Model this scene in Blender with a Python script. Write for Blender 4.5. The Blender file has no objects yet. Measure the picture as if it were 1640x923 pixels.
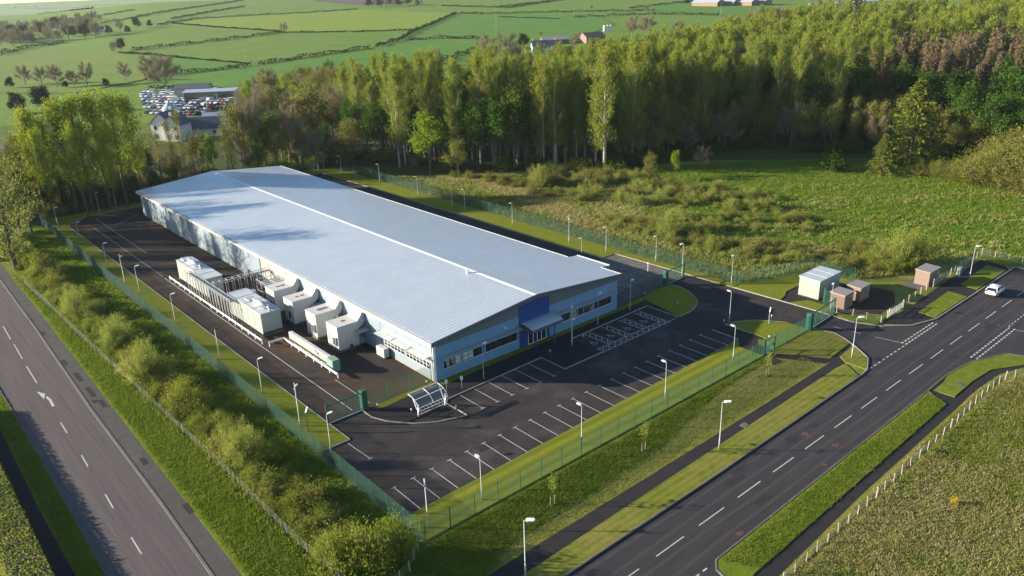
import bpy, bmesh, math, random
import numpy as np
from mathutils import Vector, Matrix, Euler
PI = math.pi
R = math.radians
rnd = random.Random(7)
rng = np.random.default_rng(7)
scn = bpy.context.scene
COL = scn.collection

# ------------------------------------------------------------------ camera
CAM_H = 48.3
cam_d = bpy.data.cameras.new('camera')
cam = bpy.data.objects.new('camera', cam_d)
COL.objects.link(cam)
cam_d.sensor_width = 36.0
cam_d.lens = 36.0 * 1268.262 / 1640.0
cam_d.clip_start = 0.5
cam_d.clip_end = 30000
_r = Vector((0.75334933, -0.65695238, -0.02963711))
_u = Vector((0.25651576, 0.25206052, 0.9330944))
_f = Vector((0.60552824, 0.71054842, -0.35840827))
cam.matrix_world = Matrix(((_r.x, _u.x, -_f.x, 0), (_r.y, _u.y, -_f.y, 0), (_r.z, _u.z, -_f.z, CAM_H), (0, 0, 0, 1)))
scn.camera = cam

# ------------------------------------------------------------------ sky, sun, exposure
SUN_EL = R(14.3)
SUN_AZ = (-0.7055, 0.7087)
world = bpy.data.worlds.new('World')
scn.world = world
world.use_nodes = True
wn = world.node_tree.nodes
wl = world.node_tree.links
wn.clear()
sky = wn.new('ShaderNodeTexSky')
sky.sky_type = 'NISHITA'
sky.sun_disc = False
sky.sun_elevation = SUN_EL
sky.sun_rotation = math.atan2(SUN_AZ[0], SUN_AZ[1])
sky.air_density = 1.0
sky.dust_density = 0.25
sky.ozone_density = 2.5
bg = wn.new('ShaderNodeBackground')
bg.inputs['Strength'].default_value = 0.078
wo = wn.new('ShaderNodeOutputWorld')
wl.new(sky.outputs[0], bg.inputs[0])
wl.new(bg.outputs[0], wo.inputs[0])
sun_d = bpy.data.lights.new('sun', 'SUN')
sun_d.energy = 5.0
sun_d.angle = R(0.5)
sun_d.color = (1.0, 0.88, 0.70)
sun = bpy.data.objects.new('sun', sun_d)
COL.objects.link(sun)
_s = Vector((SUN_AZ[0] * math.cos(SUN_EL), SUN_AZ[1] * math.cos(SUN_EL), math.sin(SUN_EL)))
sun.rotation_euler = (-_s).to_track_quat('-Z', 'Y').to_euler()
sun.location = (-40, 40, 80)
scn.view_settings.view_transform = 'Standard'
scn.view_settings.look = 'None'
scn.view_settings.exposure = 1.56
scn.view_settings.gamma = 1.0
scn.view_settings.use_curve_mapping = False
scn.cycles.max_bounces = 6
scn.cycles.transparent_max_bounces = 6
scn.cycles.volume_bounces = 0

# ------------------------------------------------------------------ terrain height
def smooth(a, b, x):
    t = min(1.0, max(0.0, (x - a) / (b - a)))
    return t * t * (3 - 2 * t)

def terr(x, y):
    v = .6485 * x + .7612 * y
    u = .7612 * x - .6485 * y
    if v < 330: return 0.0
    g = 0.45 + 0.55 * smooth(-.60, -.40, u / v)
    if v < 1500:
        return 36 * ((v - 330) / 1170.0) ** 1.25 * g
    return max(-12.0, 36 * g - ((v - 1500) / 1500.0) ** 2 * 40)
#END_TERR

# ------------------------------------------------------------------ tagging and mesh helpers
def tag(o, label=None, cat=None, group=None, kind=None):
    if label: o['label'] = label
    if cat: o['category'] = cat
    if group: o['group'] = group
    if kind: o['kind'] = kind
    return o

def thing(name, label, cat, loc=(0, 0, 0), rz=0.0, group=None, sc=None):
    o = bpy.data.objects.new(name, None)
    COL.objects.link(o)
    o.empty_display_size = 0.5
    o.location = loc
    o.rotation_euler = (0, 0, rz)
    if sc: o.scale = sc
    return tag(o, label, cat, group)

def copy_tree(src, loc, rz=0.0, sc=None, label=None, group=None):
    c = src.copy()
    COL.objects.link(c)
    c.location = loc
    c.rotation_euler = (0, 0, rz)
    if sc: c.scale = sc
    if label: c['label'] = label
    if group: c['group'] = group
    def rec(a, b):
        for ch in a.children:
            d = ch.copy()
            COL.objects.link(d)
            d.parent = b
            rec(ch, d)
    rec(src, c)
    return c

class MB:
    """collects boxes, bars, tubes and prisms into one mesh"""
    def __init__(s):
        s.v = []; s.f = []
    def add(s, vs, fs):
        n = len(s.v)
        s.v += [tuple(p) for p in vs]
        s.f += [tuple(i + n for i in f) for f in fs]
    def box(s, x0, x1, y0, y1, z0, z1):
        s.add([(x0, y0, z0), (x1, y0, z0), (x1, y1, z0), (x0, y1, z0), (x0, y0, z1), (x1, y0, z1), (x1, y1, z1), (x0, y1, z1)],
              [(3, 2, 1, 0), (4, 5, 6, 7), (0, 1, 5, 4), (1, 2, 6, 5), (2, 3, 7, 6), (3, 0, 4, 7)])
    def bar(s, p, q, w, h=None):
        h = h or w
        p = Vector(p); q = Vector(q); d = (q - p)
        if d.length < 1e-6: return
        d.normalize()
        up = Vector((0, 0, 1)) if abs(d.z) < .95 else Vector((1, 0, 0))
        a = d.cross(up).normalized() * (w / 2); b = a.cross(d).normalized() * (h / 2)
        vs = [p - a - b, p + a - b, p + a + b, p - a + b, q - a - b, q + a - b, q + a + b, q - a + b]
        s.add(vs, [(3, 2, 1, 0), (4, 5, 6, 7), (0, 1, 5, 4), (1, 2, 6, 5), (2, 3, 7, 6), (3, 0, 4, 7)])
    def tube(s, pts, rs, n=8, caps=True):
        if not hasattr(rs, '__len__'): rs = [rs] * len(pts)
        pts = [Vector(p) for p in pts]
        vs = []; m = len(pts)
        for i, p in enumerate(pts):
            d = (pts[min(i + 1, m - 1)] - pts[max(i - 1, 0)]).normalized()
            up = Vector((0, 0, 1)) if abs(d.z) < .9 else Vector((1, 0, 0))
            a = d.cross(up).normalized(); b = a.cross(d).normalized()
            for k in range(n):
                t = 2 * PI * k / n
                vs.append(p + (a * math.cos(t) + b * math.sin(t)) * rs[i])
        fs = []
        for i in range(m - 1):
            for k in range(n):
                k2 = (k + 1) % n
                fs.append((i * n + k, (i + 1) * n + k, (i + 1) * n + k2, i * n + k2))
        if caps:
            fs.append(tuple(range(n))); fs.append(tuple((m - 1) * n + k for k in reversed(range(n))))
        s.add(vs, fs)
    def prism(s, poly, z0, z1):
        n = len(poly)
        ar = sum(poly[i][0] * poly[(i + 1) % n][1] - poly[(i + 1) % n][0] * poly[i][1] for i in range(n))
        if ar < 0: poly = poly[::-1]
        s.add([(p[0], p[1], z0) for p in poly] + [(p[0], p[1], z1) for p in poly],
              [tuple(reversed(range(n))), tuple(range(n, 2 * n))] + [(i, (i + 1) % n, n + (i + 1) % n, n + i) for i in range(n)])
    def sheet(s, poly, z):
        n = len(poly)
        ar = sum(poly[i][0] * poly[(i + 1) % n][1] - poly[(i + 1) % n][0] * poly[i][1] for i in range(n))
        if ar < 0: poly = poly[::-1]
        s.add([(p[0], p[1], z) for p in poly], [tuple(range(n))])
    def line(s, p, q, w, z):
        p = Vector((p[0], p[1])); q = Vector((q[0], q[1])); d = (q - p).normalized()
        a = Vector((-d.y, d.x)) * (w / 2)
        s.sheet([p - a, q - a, q + a, p + a], z)
    def kerb(s, pts, w=0.125, h=0.12, z=0.0, closed=False):
        """a kerb stone run along a polyline, mitred"""
        P = [Vector((p[0], p[1])) for p in pts]; n = len(P)
        L = []; Q = []
        for i in range(n):
            a = P[i - 1] if (i > 0 or closed) else P[i]
            b = P[(i + 1) % n] if (i < n - 1 or closed) else P[i]
            d = (b - a).normalized(); nn = Vector((-d.y, d.x)) * (w / 2)
            L.append(P[i] + nn); Q.append(P[i] - nn)
        vs = []
        for i in range(n):
            vs += [(Q[i].x, Q[i].y, z), (L[i].x, L[i].y, z), (L[i].x, L[i].y, z + h), (Q[i].x, Q[i].y, z + h)]
        fs = []
        for i in range(n if closed else n - 1):
            j = (i + 1) % n
            for k in range(4):
                k2 = (k + 1) % 4
                fs.append((i * 4 + k, i * 4 + k2, j * 4 + k2, j * 4 + k))
        if not closed:
            fs.append((3, 2, 1, 0)); m = (n - 1) * 4; fs.append((m, m + 1, m + 2, m + 3))
        s.add(vs, fs)
    def build(s, name, mat, parent=None, local=False, bevel=0.0, smooth_=False):
        """world coordinates by default: the parent's location is taken off"""
        me = bpy.data.meshes.new(name)
        off = Vector((0, 0, 0))
        if parent is not None and not local:
            p = parent
            while p is not None:
                off += p.location; p = p.parent
        me.from_pydata([(x - off.x, y - off.y, z - off.z) for x, y, z in s.v], [], s.f)
        if mat: me.materials.append(mat)
        me.update()
        o = bpy.data.objects.new(name, me)
        COL.objects.link(o)
        if parent is not None: o.parent = parent
        if smooth_:
            for p in me.polygons: p.use_smooth = True
        if bevel:
            b = o.modifiers.new('bevel', 'BEVEL'); b.width = bevel; b.segments = 2; b.limit_method = 'ANGLE'
        return o

def np_mesh(name, V, F, mat):
    """quads from numpy arrays"""
    me = bpy.data.meshes.new(name)
    V = np.asarray(V, dtype=np.float32); F = np.asarray(F, dtype=np.int32)
    me.vertices.add(len(V)); me.vertices.foreach_set('co', V.ravel())
    k = F.shape[1]
    me.loops.add(F.size); me.loops.foreach_set('vertex_index', F.ravel())
    me.polygons.add(len(F))
    me.polygons.foreach_set('loop_start', np.arange(0, F.size, k, dtype=np.int32))
    me.polygons.foreach_set('loop_total', np.full(len(F), k, dtype=np.int32))
    if mat: me.materials.append(mat)
    me.update(calc_edges=True)
    return me

def obj(name, me, parent=None):
    o = bpy.data.objects.new(name, me)
    COL.objects.link(o)
    if parent is not None: o.parent = parent
    return o

def struct(mb, name, mat):
    o = mb.build(name, mat); o['kind'] = 'structure'
    return o

# ------------------------------------------------------------------ materials
def new_mat(name):
    m = bpy.data.materials.new(name); m.use_nodes = True
    nt = m.node_tree; nt.nodes.clear()
    out = nt.nodes.new('ShaderNodeOutputMaterial')
    b = nt.nodes.new('ShaderNodeBsdfPrincipled')
    nt.links.new(b.outputs[0], out.inputs[0])
    return m, nt, b, out

def noise(nt, scale, detail=4, rough=.6, vec=None, dist=0.0):
    n = nt.nodes.new('ShaderNodeTexNoise')
    n.inputs['Scale'].default_value = scale; n.inputs['Detail'].default_value = detail
    n.inputs['Roughness'].default_value = rough; n.inputs['Distortion'].default_value = dist
    if vec is not None: nt.links.new(vec, n.inputs['Vector'])
    return n.outputs['Fac']

def ramp(nt, fac, stops):
    r = nt.nodes.new('ShaderNodeValToRGB')
    el = r.color_ramp.elements
    while len(el) < len(stops): el.new(0.5)
    for e, (p, c) in zip(el, stops):
        e.position = p; e.color = (c[0], c[1], c[2], 1) if hasattr(c, '__len__') else (c, c, c, 1)
    nt.links.new(fac, r.inputs[0])
    return r.outputs[0]

def mix(nt, fac, a, b, mode='MIX'):
    m = nt.nodes.new('ShaderNodeMix'); m.data_type = 'RGBA'; m.blend_type = mode
    def put(v, s):
        if hasattr(v, 'is_output'): nt.links.new(v, s)
        elif hasattr(v, '__len__'): s.default_value = (v[0], v[1], v[2], 1)
        else: s.default_value = v
    put(fac, m.inputs[0]); put(a, m.inputs[6]); put(b, m.inputs[7])
    return m.outputs[2]

def coords(nt, scale=(1, 1, 1), rz=0.0, world=True):
    if world:
        t = nt.nodes.new('ShaderNodeNewGeometry').outputs['Position']
    else:
        t = nt.nodes.new('ShaderNodeTexCoord').outputs['Object']
    mp = nt.nodes.new('ShaderNodeMapping')
    mp.inputs['Scale'].default_value = scale; mp.inputs['Rotation'].default_value = (0, 0, rz)
    nt.links.new(t, mp.inputs['Vector'])
    return mp.outputs[0]

def bump(nt, b, h, strength=.5, dist=.1):
    n = nt.nodes.new('ShaderNodeBump'); n.inputs['Strength'].default_value = strength; n.inputs['Distance'].default_value = dist
    nt.links.new(h, n.inputs['Height']); nt.links.new(n.outputs[0], b.inputs['Normal'])

def surf(name, cols, scales=(.08, .9, 6), rough=.95, bmp=.5, bdist=.08, stripe=None, stretch=(1, 1, 1), spec=.12, stain=None):
    """ground or wall colour: three noise scales mixed between cols[0..2]"""
    m, nt, b, out = new_mat(name)
    v = coords(nt, stretch)
    n1 = noise(nt, scales[0], 5, .6, v); n2 = noise(nt, scales[1], 5, .65, v); n3 = noise(nt, scales[2], 6, .7, v)
    c = mix(nt, ramp(nt, n1, [(.35, 0), (.65, 1)]), cols[0], cols[1])
    c = mix(nt, ramp(nt, n2, [(.42, 0), (.68, 1)]), c, cols[2])
    c = mix(nt, .8, c, ramp(nt, n3, [(.25, .45), (.75, 1.0)]), 'MULTIPLY')
    if stripe:
        ang, width, amt, col = stripe
        w = nt.nodes.new('ShaderNodeTexWave'); w.wave_type = 'BANDS'; w.bands_direction = 'Y'
        w.inputs['Scale'].default_value = 0.314 / width; w.inputs['Distortion'].default_value = .5
        w.inputs['Detail'].default_value = 2; w.inputs['Detail Scale'].default_value = 1.5
        nt.links.new(coords(nt, (1, 1, 1), ang), w.inputs['Vector'])
        f = ramp(nt, w.outputs['Fac'], [(.25, 0), (.75, amt)])
        c = mix(nt, f, c, col)
    if stain:
        sc, col, lo, hi = stain
        c = mix(nt, ramp(nt, noise(nt, sc, 5, .6, v, .4), [(lo, 0), (hi, 1)]), c, col)
    nt.links.new(c, b.inputs['Base Color'])
    b.inputs['Roughness'].default_value = rough
    b.inputs['Specular IOR Level'].default_value = spec
    if bmp: bump(nt, b, n3, bmp, bdist)
    return m

def plain(name, col, rough=.6, metal=0.0, var=.12, vs=1.5, spec=.5, dirt=None):
    m, nt, b, out = new_mat(name)
    v = coords(nt, (1, 1, .35))
    n = noise(nt, vs, 5, .65, v)
    c = mix(nt, 1.0, col, ramp(nt, n, [(.3, 1 - var), (.7, 1.0)]), 'MULTIPLY')
    if dirt:
        c = mix(nt, ramp(nt, noise(nt, .7, 6, .7, coords(nt)), [(.52, 0), (.72, .7)]), c, dirt)
    nt.links.new(c, b.inputs['Base Color'])
    b.inputs['Roughness'].default_value = rough; b.inputs['Metallic'].default_value = metal
    b.inputs['Specular IOR Level'].default_value = spec
    return m

def cladding(name, col, pitch=.3, rough=.45, axis='Z', metal=0.0, depth=.03, var=.08):
    """profiled sheet: ribs as bump, faint panel-to-panel change"""
    m, nt, b, out = new_mat(name)
    w = nt.nodes.new('ShaderNodeTexWave'); w.wave_type = 'BANDS'; w.bands_direction = axis
    w.inputs['Scale'].default_value = 0.314 / pitch
    nt.links.new(coords(nt), w.inputs['Vector'])
    n = noise(nt, .25, 5, .6, coords(nt, (1, 1, .6)))
    n2 = noise(nt, 2.5, 4, .7, coords(nt, (1, 1, .2)))
    c = mix(nt, 1.0, col, ramp(nt, n, [(.3, 1 - var), (.7, 1.0)]), 'MULTIPLY')
    c = mix(nt, 1.0, c, ramp(nt, n2, [(.3, .93), (.7, 1.0)]), 'MULTIPLY')
    nt.links.new(c, b.inputs['Base Color'])
    b.inputs['Roughness'].default_value = rough; b.inputs['Metallic'].default_value = metal
    bump(nt, b, w.outputs['Fac'], .5, depth)
    return m

def leaf(name, a, b_, tr=.3, scale=.35, hv=.03):
    """foliage: colour drifts from clump to clump and from plant to plant, some light passes through"""
    m = bpy.data.materials.new(name); m.use_nodes = True
    nt = m.node_tree; nt.nodes.clear()
    out = nt.nodes.new('ShaderNodeOutputMaterial')
    oi = nt.nodes.new('ShaderNodeObjectInfo')
    n = noise(nt, scale, 3, .6, coords(nt))
    c = mix(nt, ramp(nt, n, [(.35, 0), (.65, 1)]), a, b_)
    hsv = nt.nodes.new('ShaderNodeHueSaturation')
    mr = nt.nodes.new('ShaderNodeMapRange'); mr.inputs[3].default_value = .5 - hv / 3; mr.inputs[4].default_value = .5 + hv / 3
    nt.links.new(oi.outputs['Random'], mr.inputs[0]); nt.links.new(mr.outputs[0], hsv.inputs['Hue'])
    mr2 = nt.nodes.new('ShaderNodeMapRange'); mr2.inputs[3].default_value = .72; mr2.inputs[4].default_value = 1.2
    n5 = noise(nt, 3.1, 2, .6, coords(nt)); nt.links.new(n5, mr2.inputs[0]); nt.links.new(mr2.outputs[0], hsv.inputs['Value'])
    nt.links.new(c, hsv.inputs['Color'])
    d = nt.nodes.new('ShaderNodeBsdfDiffuse'); t = nt.nodes.new('ShaderNodeBsdfTranslucent')
    nt.links.new(hsv.outputs[0], d.inputs[0]); nt.links.new(hsv.outputs[0], t.inputs[0])
    mx = nt.nodes.new('ShaderNodeMixShader'); mx.inputs[0].default_value = tr
    nt.links.new(d.outputs[0], mx.inputs[1]); nt.links.new(t.outputs[0], mx.inputs[2])
    nt.links.new(mx.outputs[0], out.inputs[0])
    return m

M = {}
M['field'] = surf('pasture', [(.13, .24, .026), (.165, .26, .034), (.135, .215, .026)], (.006, .05, .6), bmp=.3)
M['field_y'] = surf('grazed_pasture', [(.21, .30, .026), (.24, .31, .034), (.185, .28, .024)], (.008, .06, .6), bmp=.3)
M['field_y2'] = surf('dry_pasture', [(.15, .235, .03), (.185, .25, .04), (.135, .21, .028)], (.01, .06, .6), bmp=.3)
M['field_d'] = surf('lush_pasture', [(.10, .235, .03), (.12, .245, .03), (.09, .205, .022)], (.008, .06, .6), bmp=.3)
M['plough'] = surf('ploughed_soil', [(.15, .105, .095), (.17, .12, .11), (.13, .095, .085)], (.02, .1, .8), bmp=.3)
M['rough'] = surf('rough_grass', [(.19, .205, .035), (.29, .26, .09), (.12, .165, .02)], (.06, .35, 2.2), bmp=.5, bdist=.12)
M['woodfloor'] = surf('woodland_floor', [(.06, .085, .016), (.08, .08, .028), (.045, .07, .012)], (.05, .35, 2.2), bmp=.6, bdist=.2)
M['meadow'] = surf('lush_meadow', [(.085, .19, .016), (.11, .205, .022), (.075, .165, .014)], (.05, .35, 2.0), bmp=.6, bdist=.15)
M['lawn'] = surf('mown_lawn', [(.185, .215, .014), (.15, .19, .012), (.235, .22, .028)], (.09, .6, 5), bmp=.5, bdist=.05, stripe=(0, 1.15, .38, (.115, .155, .01)))
M['verge'] = surf('mown_verge', [(.18, .205, .02), (.25, .22, .05), (.13, .165, .014)], (.16, .8, 5), bmp=.6, bdist=.06, stripe=(0, .8, .28, (.26, .225, .065)))
M['verge_g'] = surf('green_verge', [(.15, .205, .014), (.21, .23, .026), (.11, .17, .012)], (.12, .6, 4), bmp=.6, bdist=.08)
M['bank'] = surf('long_grass_bank', [(.095, .16, .012), (.15, .185, .02), (.07, .125, .01)], (.1, .5, 3), bmp=.7, bdist=.12)
M['asphalt'] = surf('asphalt_car_park', [(.045, .039, .039), (.060, .052, .051), (.040, .035, .036)], (.09, .7, 12), rough=.85, bmp=.25, bdist=.01, stain=(.16, (.078, .066, .063), .5, .72))
M['yard'] = surf('worn_yard_asphalt', [(.05, .041, .037), (.062, .051, .045), (.038, .033, .031)], (.05, .4, 12), rough=.85, bmp=.25, bdist=.01, stain=(.06, (.095, .056, .024), .5, .68))
M['road'] = surf('road_asphalt', [(.056, .051, .055), (.068, .062, .065), (.047, .043, .047)], (.12, .8, 14), rough=.85, bmp=.25, bdist=.01, stretch=(.25, 1.3, 1), stain=(.25, (.042, .039, .042), .54, .7))
M['mainroad'] = surf('worn_main_road', [(.135, .112, .112), (.155, .132, .128), (.105, .088, .092)], (.10, .7, 14), rough=.85, bmp=.25, bdist=.01, stretch=(6, .10, 1))
M['path'] = surf('path_asphalt', [(.036, .033, .036), (.045, .041, .043), (.03, .028, .031)], (.1, .8, 14), rough=.9, bmp=.3, bdist=.01)
M['footway'] = surf('grey_footway', [(.105, .097, .092), (.125, .117, .108), (.085, .08, .077)], (.1, .8, 12), rough=.9, bmp=.3, bdist=.01)
M['concrete'] = surf('concrete_yard', [(.16, .15, .14), (.21, .195, .175), (.11, .105, .10)], (.12, .6, 8), rough=.9, bmp=.2, bdist=.01)
M['kerb'] = surf('concrete_kerb', [(.36, .34, .30), (.30, .28, .25), (.40, .38, .34)], (.3, 1.5, 8), rough=.9, bmp=.2, bdist=.01)
M['kerb_d'] = surf('weathered_kerb', [(.17, .16, .15), (.21, .20, .18), (.13, .125, .115)], (.3, 1.5, 8), rough=.9, bmp=.2, bdist=.01)
M['paint'] = surf('road_paint', [(.60, .60, .58), (.48, .48, .46), (.66, .66, .64)], (.5, 3, 9), rough=.75, bmp=0)
M['paint_w'] = surf('worn_edge_paint', [(.33, .31, .25), (.24, .22, .19), (.4, .38, .3)], (.4, 2, 9), rough=.8, bmp=0)
M['soil'] = surf('bare_soil', [(.12, .085, .05), (.15, .11, .07), (.09, .07, .04)], (.3, 1.2, 6), bmp=.6)
M['earth'] = surf('dug_earth', [(.075, .05, .038), (.1, .07, .05), (.055, .04, .03)], (.3, 1.2, 6), bmp=.6)
M['tar'] = surf('tar_patch', [(.043, .039, .041), (.047, .043, .045), (.039, .036, .038)], (.3, 1.5, 9), rough=.8, bmp=.2, bdist=.01)
M['tyre'] = surf('worn_track', [(.075, .068, .070), (.082, .075, .076), (.066, .06, .062)], (.2, 1.0, 9), rough=.85, bmp=.2, bdist=.01)
M['lawn_front'] = surf('striped_front_lawn', [(.235, .24, .018), (.20, .215, .016), (.28, .255, .04)], (.09, .6, 5), bmp=.5, bdist=.05, stripe=(0, 1.45, .85, (.105, .145, .01)))
M['rust'] = plain('faded_orange_paint', (.115, .055, .042), .9, var=.5, vs=4)

M['roof'] = cladding('roof_sheet', (.55, .605, .655), .5, .38, 'Y', .3, .003, .10)
M['ridge'] = plain('ridge_flashing', (.72, .73, .74), .4)
M['cladb'] = cladding('pale_blue_cladding', (.155, .285, .44), .25, .42, 'Z', .0, .02, .14)
M['cladw'] = cladding('silver_white_cladding', (.29, .365, .43), .3, .4, 'Z', .25)
M['cladg'] = cladding('grey_panel', (.33, .34, .31), .3, .5, 'Z')
M['fascia'] = plain('dark_slate_fascia', (.085, .105, .13), .4)
M['band'] = cladding('graphite_band', (.12, .145, .16), .3, .5, 'X')
M['blue'] = plain('royal_blue_panel', (.008, .048, .23), .45, var=.2)
M['gutter'] = plain('white_gutter', (.55, .55, .54), .4)
M['whitem'] = plain('white_metal', (.74, .74, .73), .4, var=.1, dirt=None)
M['unit'] = plain('white_unit_panel', (.52, .52, .51), .45, var=.12)
M['rustp'] = plain('rusty_patch', (.22, .11, .06), .8, var=.4, vs=3)
M['genset'] = cladding('pale_sage_container', (.33, .37, .34), .6, .45, 'Y', .0, .02)
M['silver'] = plain('bright_steel', (.72, .73, .74), .25, .8, var=.08)
M['galv'] = plain('galvanised_steel', (.46, .48, .49), .45, .35, var=.15, vs=3)
M['lampm'] = plain('lamp_column_steel', (.40, .42, .42), .5, .15, var=.12)
M['greenm'] = plain('dark_green_metal', (.010, .095, .06), .5, var=.15)
M['greenw'] = plain('green_fence_wire', (.004, .078, .047), .7, var=.1)
M['sagem'] = plain('sage_green_cabinet', (.19, .30, .25), .5)
M['black'] = plain('black_void', (.012, .012, .013), .6)
M['dark'] = plain('dark_grille', (.05, .055, .055), .5, var=.3, vs=3)
M['slate'] = plain('slate_roof', (.095, .10, .125), .7, var=.3, vs=2)
M['wallw'] = plain('white_render', (.72, .70, .64), .8, var=.12)
M['wallc'] = plain('cream_render', (.50, .52, .48), .8, var=.12)
M['brick'] = surf('sandy_brick', [(.34, .23, .15), (.38, .27, .19), (.29, .19, .13)], (.5, 2, 7), bmp=.3)
M['redbrown'] = plain('red_brown_sheet', (.22, .12, .10), .7, var=.2)
M['shedroof'] = plain('pale_sheet_roof', (.34, .40, .47), .5, var=.1)
M['bluewall'] = plain('pale_blue_render', (.40, .52, .56), .8)
M['kiosk'] = cladding('brown_ribbed_kiosk', (.23, .16, .12), .15, .7, 'X')
M['kiroof'] = cladding('mauve_brown_roof', (.29, .245, .235), .5, .6, 'Y')
M['cabin'] = cladding('pale_green_grey_cabin', (.30, .335, .29), .3, .6, 'Y')
M['cabroof'] = plain('pale_cabin_roof', (.48, .53, .55), .5, var=.2, vs=.8)
M['timber'] = plain('weathered_timber', (.42, .35, .25), .85, var=.35, vs=5)
M['bark'] = plain('pale_bark', (.34, .30, .24), .9, var=.4, vs=4)
M['barkd'] = plain('dark_bark', (.10, .085, .065), .9, var=.4, vs=4)
M['trunkh'] = plain('bare_twigs', (.20, .155, .125), .9, var=.3, vs=2)

def glass_mat(name, col=(.02, .026, .032), rough=.06, blind=None):
    m, nt, b, out = new_mat(name)
    if blind:
        n = noise(nt, .9, 2, .5, coords(nt, (1, 1, .3)))
        c = ramp(nt, n, [(.46, col), (.54, blind)])
        nt.links.new(c, b.inputs['Base Color'])
    else:
        b.inputs['Base Color'].default_value = (*col, 1)
    b.inputs['Roughness'].default_value = rough; b.inputs['Specular IOR Level'].default_value = .8
    return m
M['glass'] = glass_mat('window_glass')
M['glassb'] = glass_mat('window_glass_blinds', (.03, .035, .04), .15, (.34, .34, .31))
M['blind'] = plain('pale_blind_behind_glass', (.62, .62, .55), .35, var=.25, vs=2)

def clear_mat(name, col, fac):
    m = bpy.data.materials.new(name); m.use_nodes = True
    nt = m.node_tree; nt.nodes.clear()
    out = nt.nodes.new('ShaderNodeOutputMaterial')
    t = nt.nodes.new('ShaderNodeBsdfTransparent'); t.inputs[0].default_value = (*col, 1)
    b = nt.nodes.new('ShaderNodeBsdfPrincipled'); b.inputs['Base Color'].default_value = (.25, .27, .28, 1); b.inputs['Roughness'].default_value = .12
    mx = nt.nodes.new('ShaderNodeMixShader'); mx.inputs[0].default_value = fac
    nt.links.new(t.outputs[0], mx.inputs[1]); nt.links.new(b.outputs[0], mx.inputs[2]); nt.links.new(mx.outputs[0], out.inputs[0])
    return m
M['polyc'] = clear_mat('clear_polycarbonate', (.80, .84, .86), .35)
M['shade'] = clear_mat('louvre_blade_glass', (.8, .83, .86), .6)

L_ = {}
L_['poplar'] = leaf('poplar_leaf', (.185, .235, .032), (.26, .295, .046), .45)
L_['alder'] = leaf('alder_leaf', (.18, .255, .022), (.28, .32, .032), .45)
L_['bright'] = leaf('spring_leaf', (.17, .27, .02), (.23, .31, .03), .4)
L_['sycamore'] = leaf('dark_leaf', (.048, .105, .014), (.075, .14, .02), .35)
L_['olive'] = leaf('olive_leaf', (.17, .185, .034), (.235, .225, .06), .4)
L_['willow'] = leaf('willow_leaf', (.23, .28, .05), (.32, .345, .08), .45)
L_['gorse'] = leaf('hawthorn_leaf', (.15, .20, .024), (.25, .27, .045), .45)
L_['hedge'] = leaf('hedge_leaf', (.022, .040, .010), (.036, .055, .014), .2)
L_['spruce'] = leaf('spruce_needle', (.12, .155, .025), (.185, .205, .038), .25)
L_['larch'] = leaf('bare_larch_twig', (.175, .135, .07), (.225, .175, .10), .2, hv=.0)
L_['twig'] = leaf('bare_twig', (.20, .17, .105), (.265, .225, .145), .2, hv=.0)
L_['cypress'] = leaf('dark_evergreen', (.022, .036, .016), (.035, .05, .02), .15)
L_['grass'] = leaf('grass_blade', (.21, .245, .04), (.40, .36, .15), .5, scale=.09)
L_['grassg'] = leaf('green_blade', (.15, .22, .022), (.215, .26, .036), .5, scale=.2)
L_['grassd'] = leaf('dry_blade', (.34, .295, .12), (.42, .36, .17), .45, scale=.2)
L_['yellow'] = leaf('gorse_flower', (.42, .27, .02), (.5, .34, .03), .2)
# ------------------------------------------------------------------ terrain
def frange(a, b, s):
    o = []
    while a < b - 1e-6: o.append(a); a += s
    return o + [b]
def build_terrain():
    vs = frange(-160, 330, 35) + frange(345, 1000, 15)  + frange(1020, 1600, 25) + [1650, 1720, 1800, 2000, 2300, 2700, 3200, 4000, 6000, 10000, 18000]
    us = [-9000, -5000, -3500, -2400] + frange(-1900, 1900, 50) + [2400, 3500, 5000, 9000]
    V = []; F = []; mats = []
    for v in vs:
        for u in us:
            x = .6485 * v + .7612 * u; y = .7612 * v - .6485 * u
            V.append((x, y, terr(x, y)))
    nu = len(us)
    for i in range(len(vs) - 1):
        for j in range(nu - 1):
            F.append((i * nu + j, i * nu + j + 1, (i + 1) * nu + j + 1, (i + 1) * nu + j))
            mats.append(0 if vs[i] < 330 else 1)
    me = bpy.data.meshes.new('ground')
    me.from_pydata(V, [], F); me.materials.append(M['rough']); me.materials.append(M['field'])
    me.polygons.foreach_set('material_index', mats)
    me.update()
    for p in me.polygons: p.use_smooth = True
    o = obj('ground', me); o['kind'] = 'structure'
build_terrain()

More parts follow.
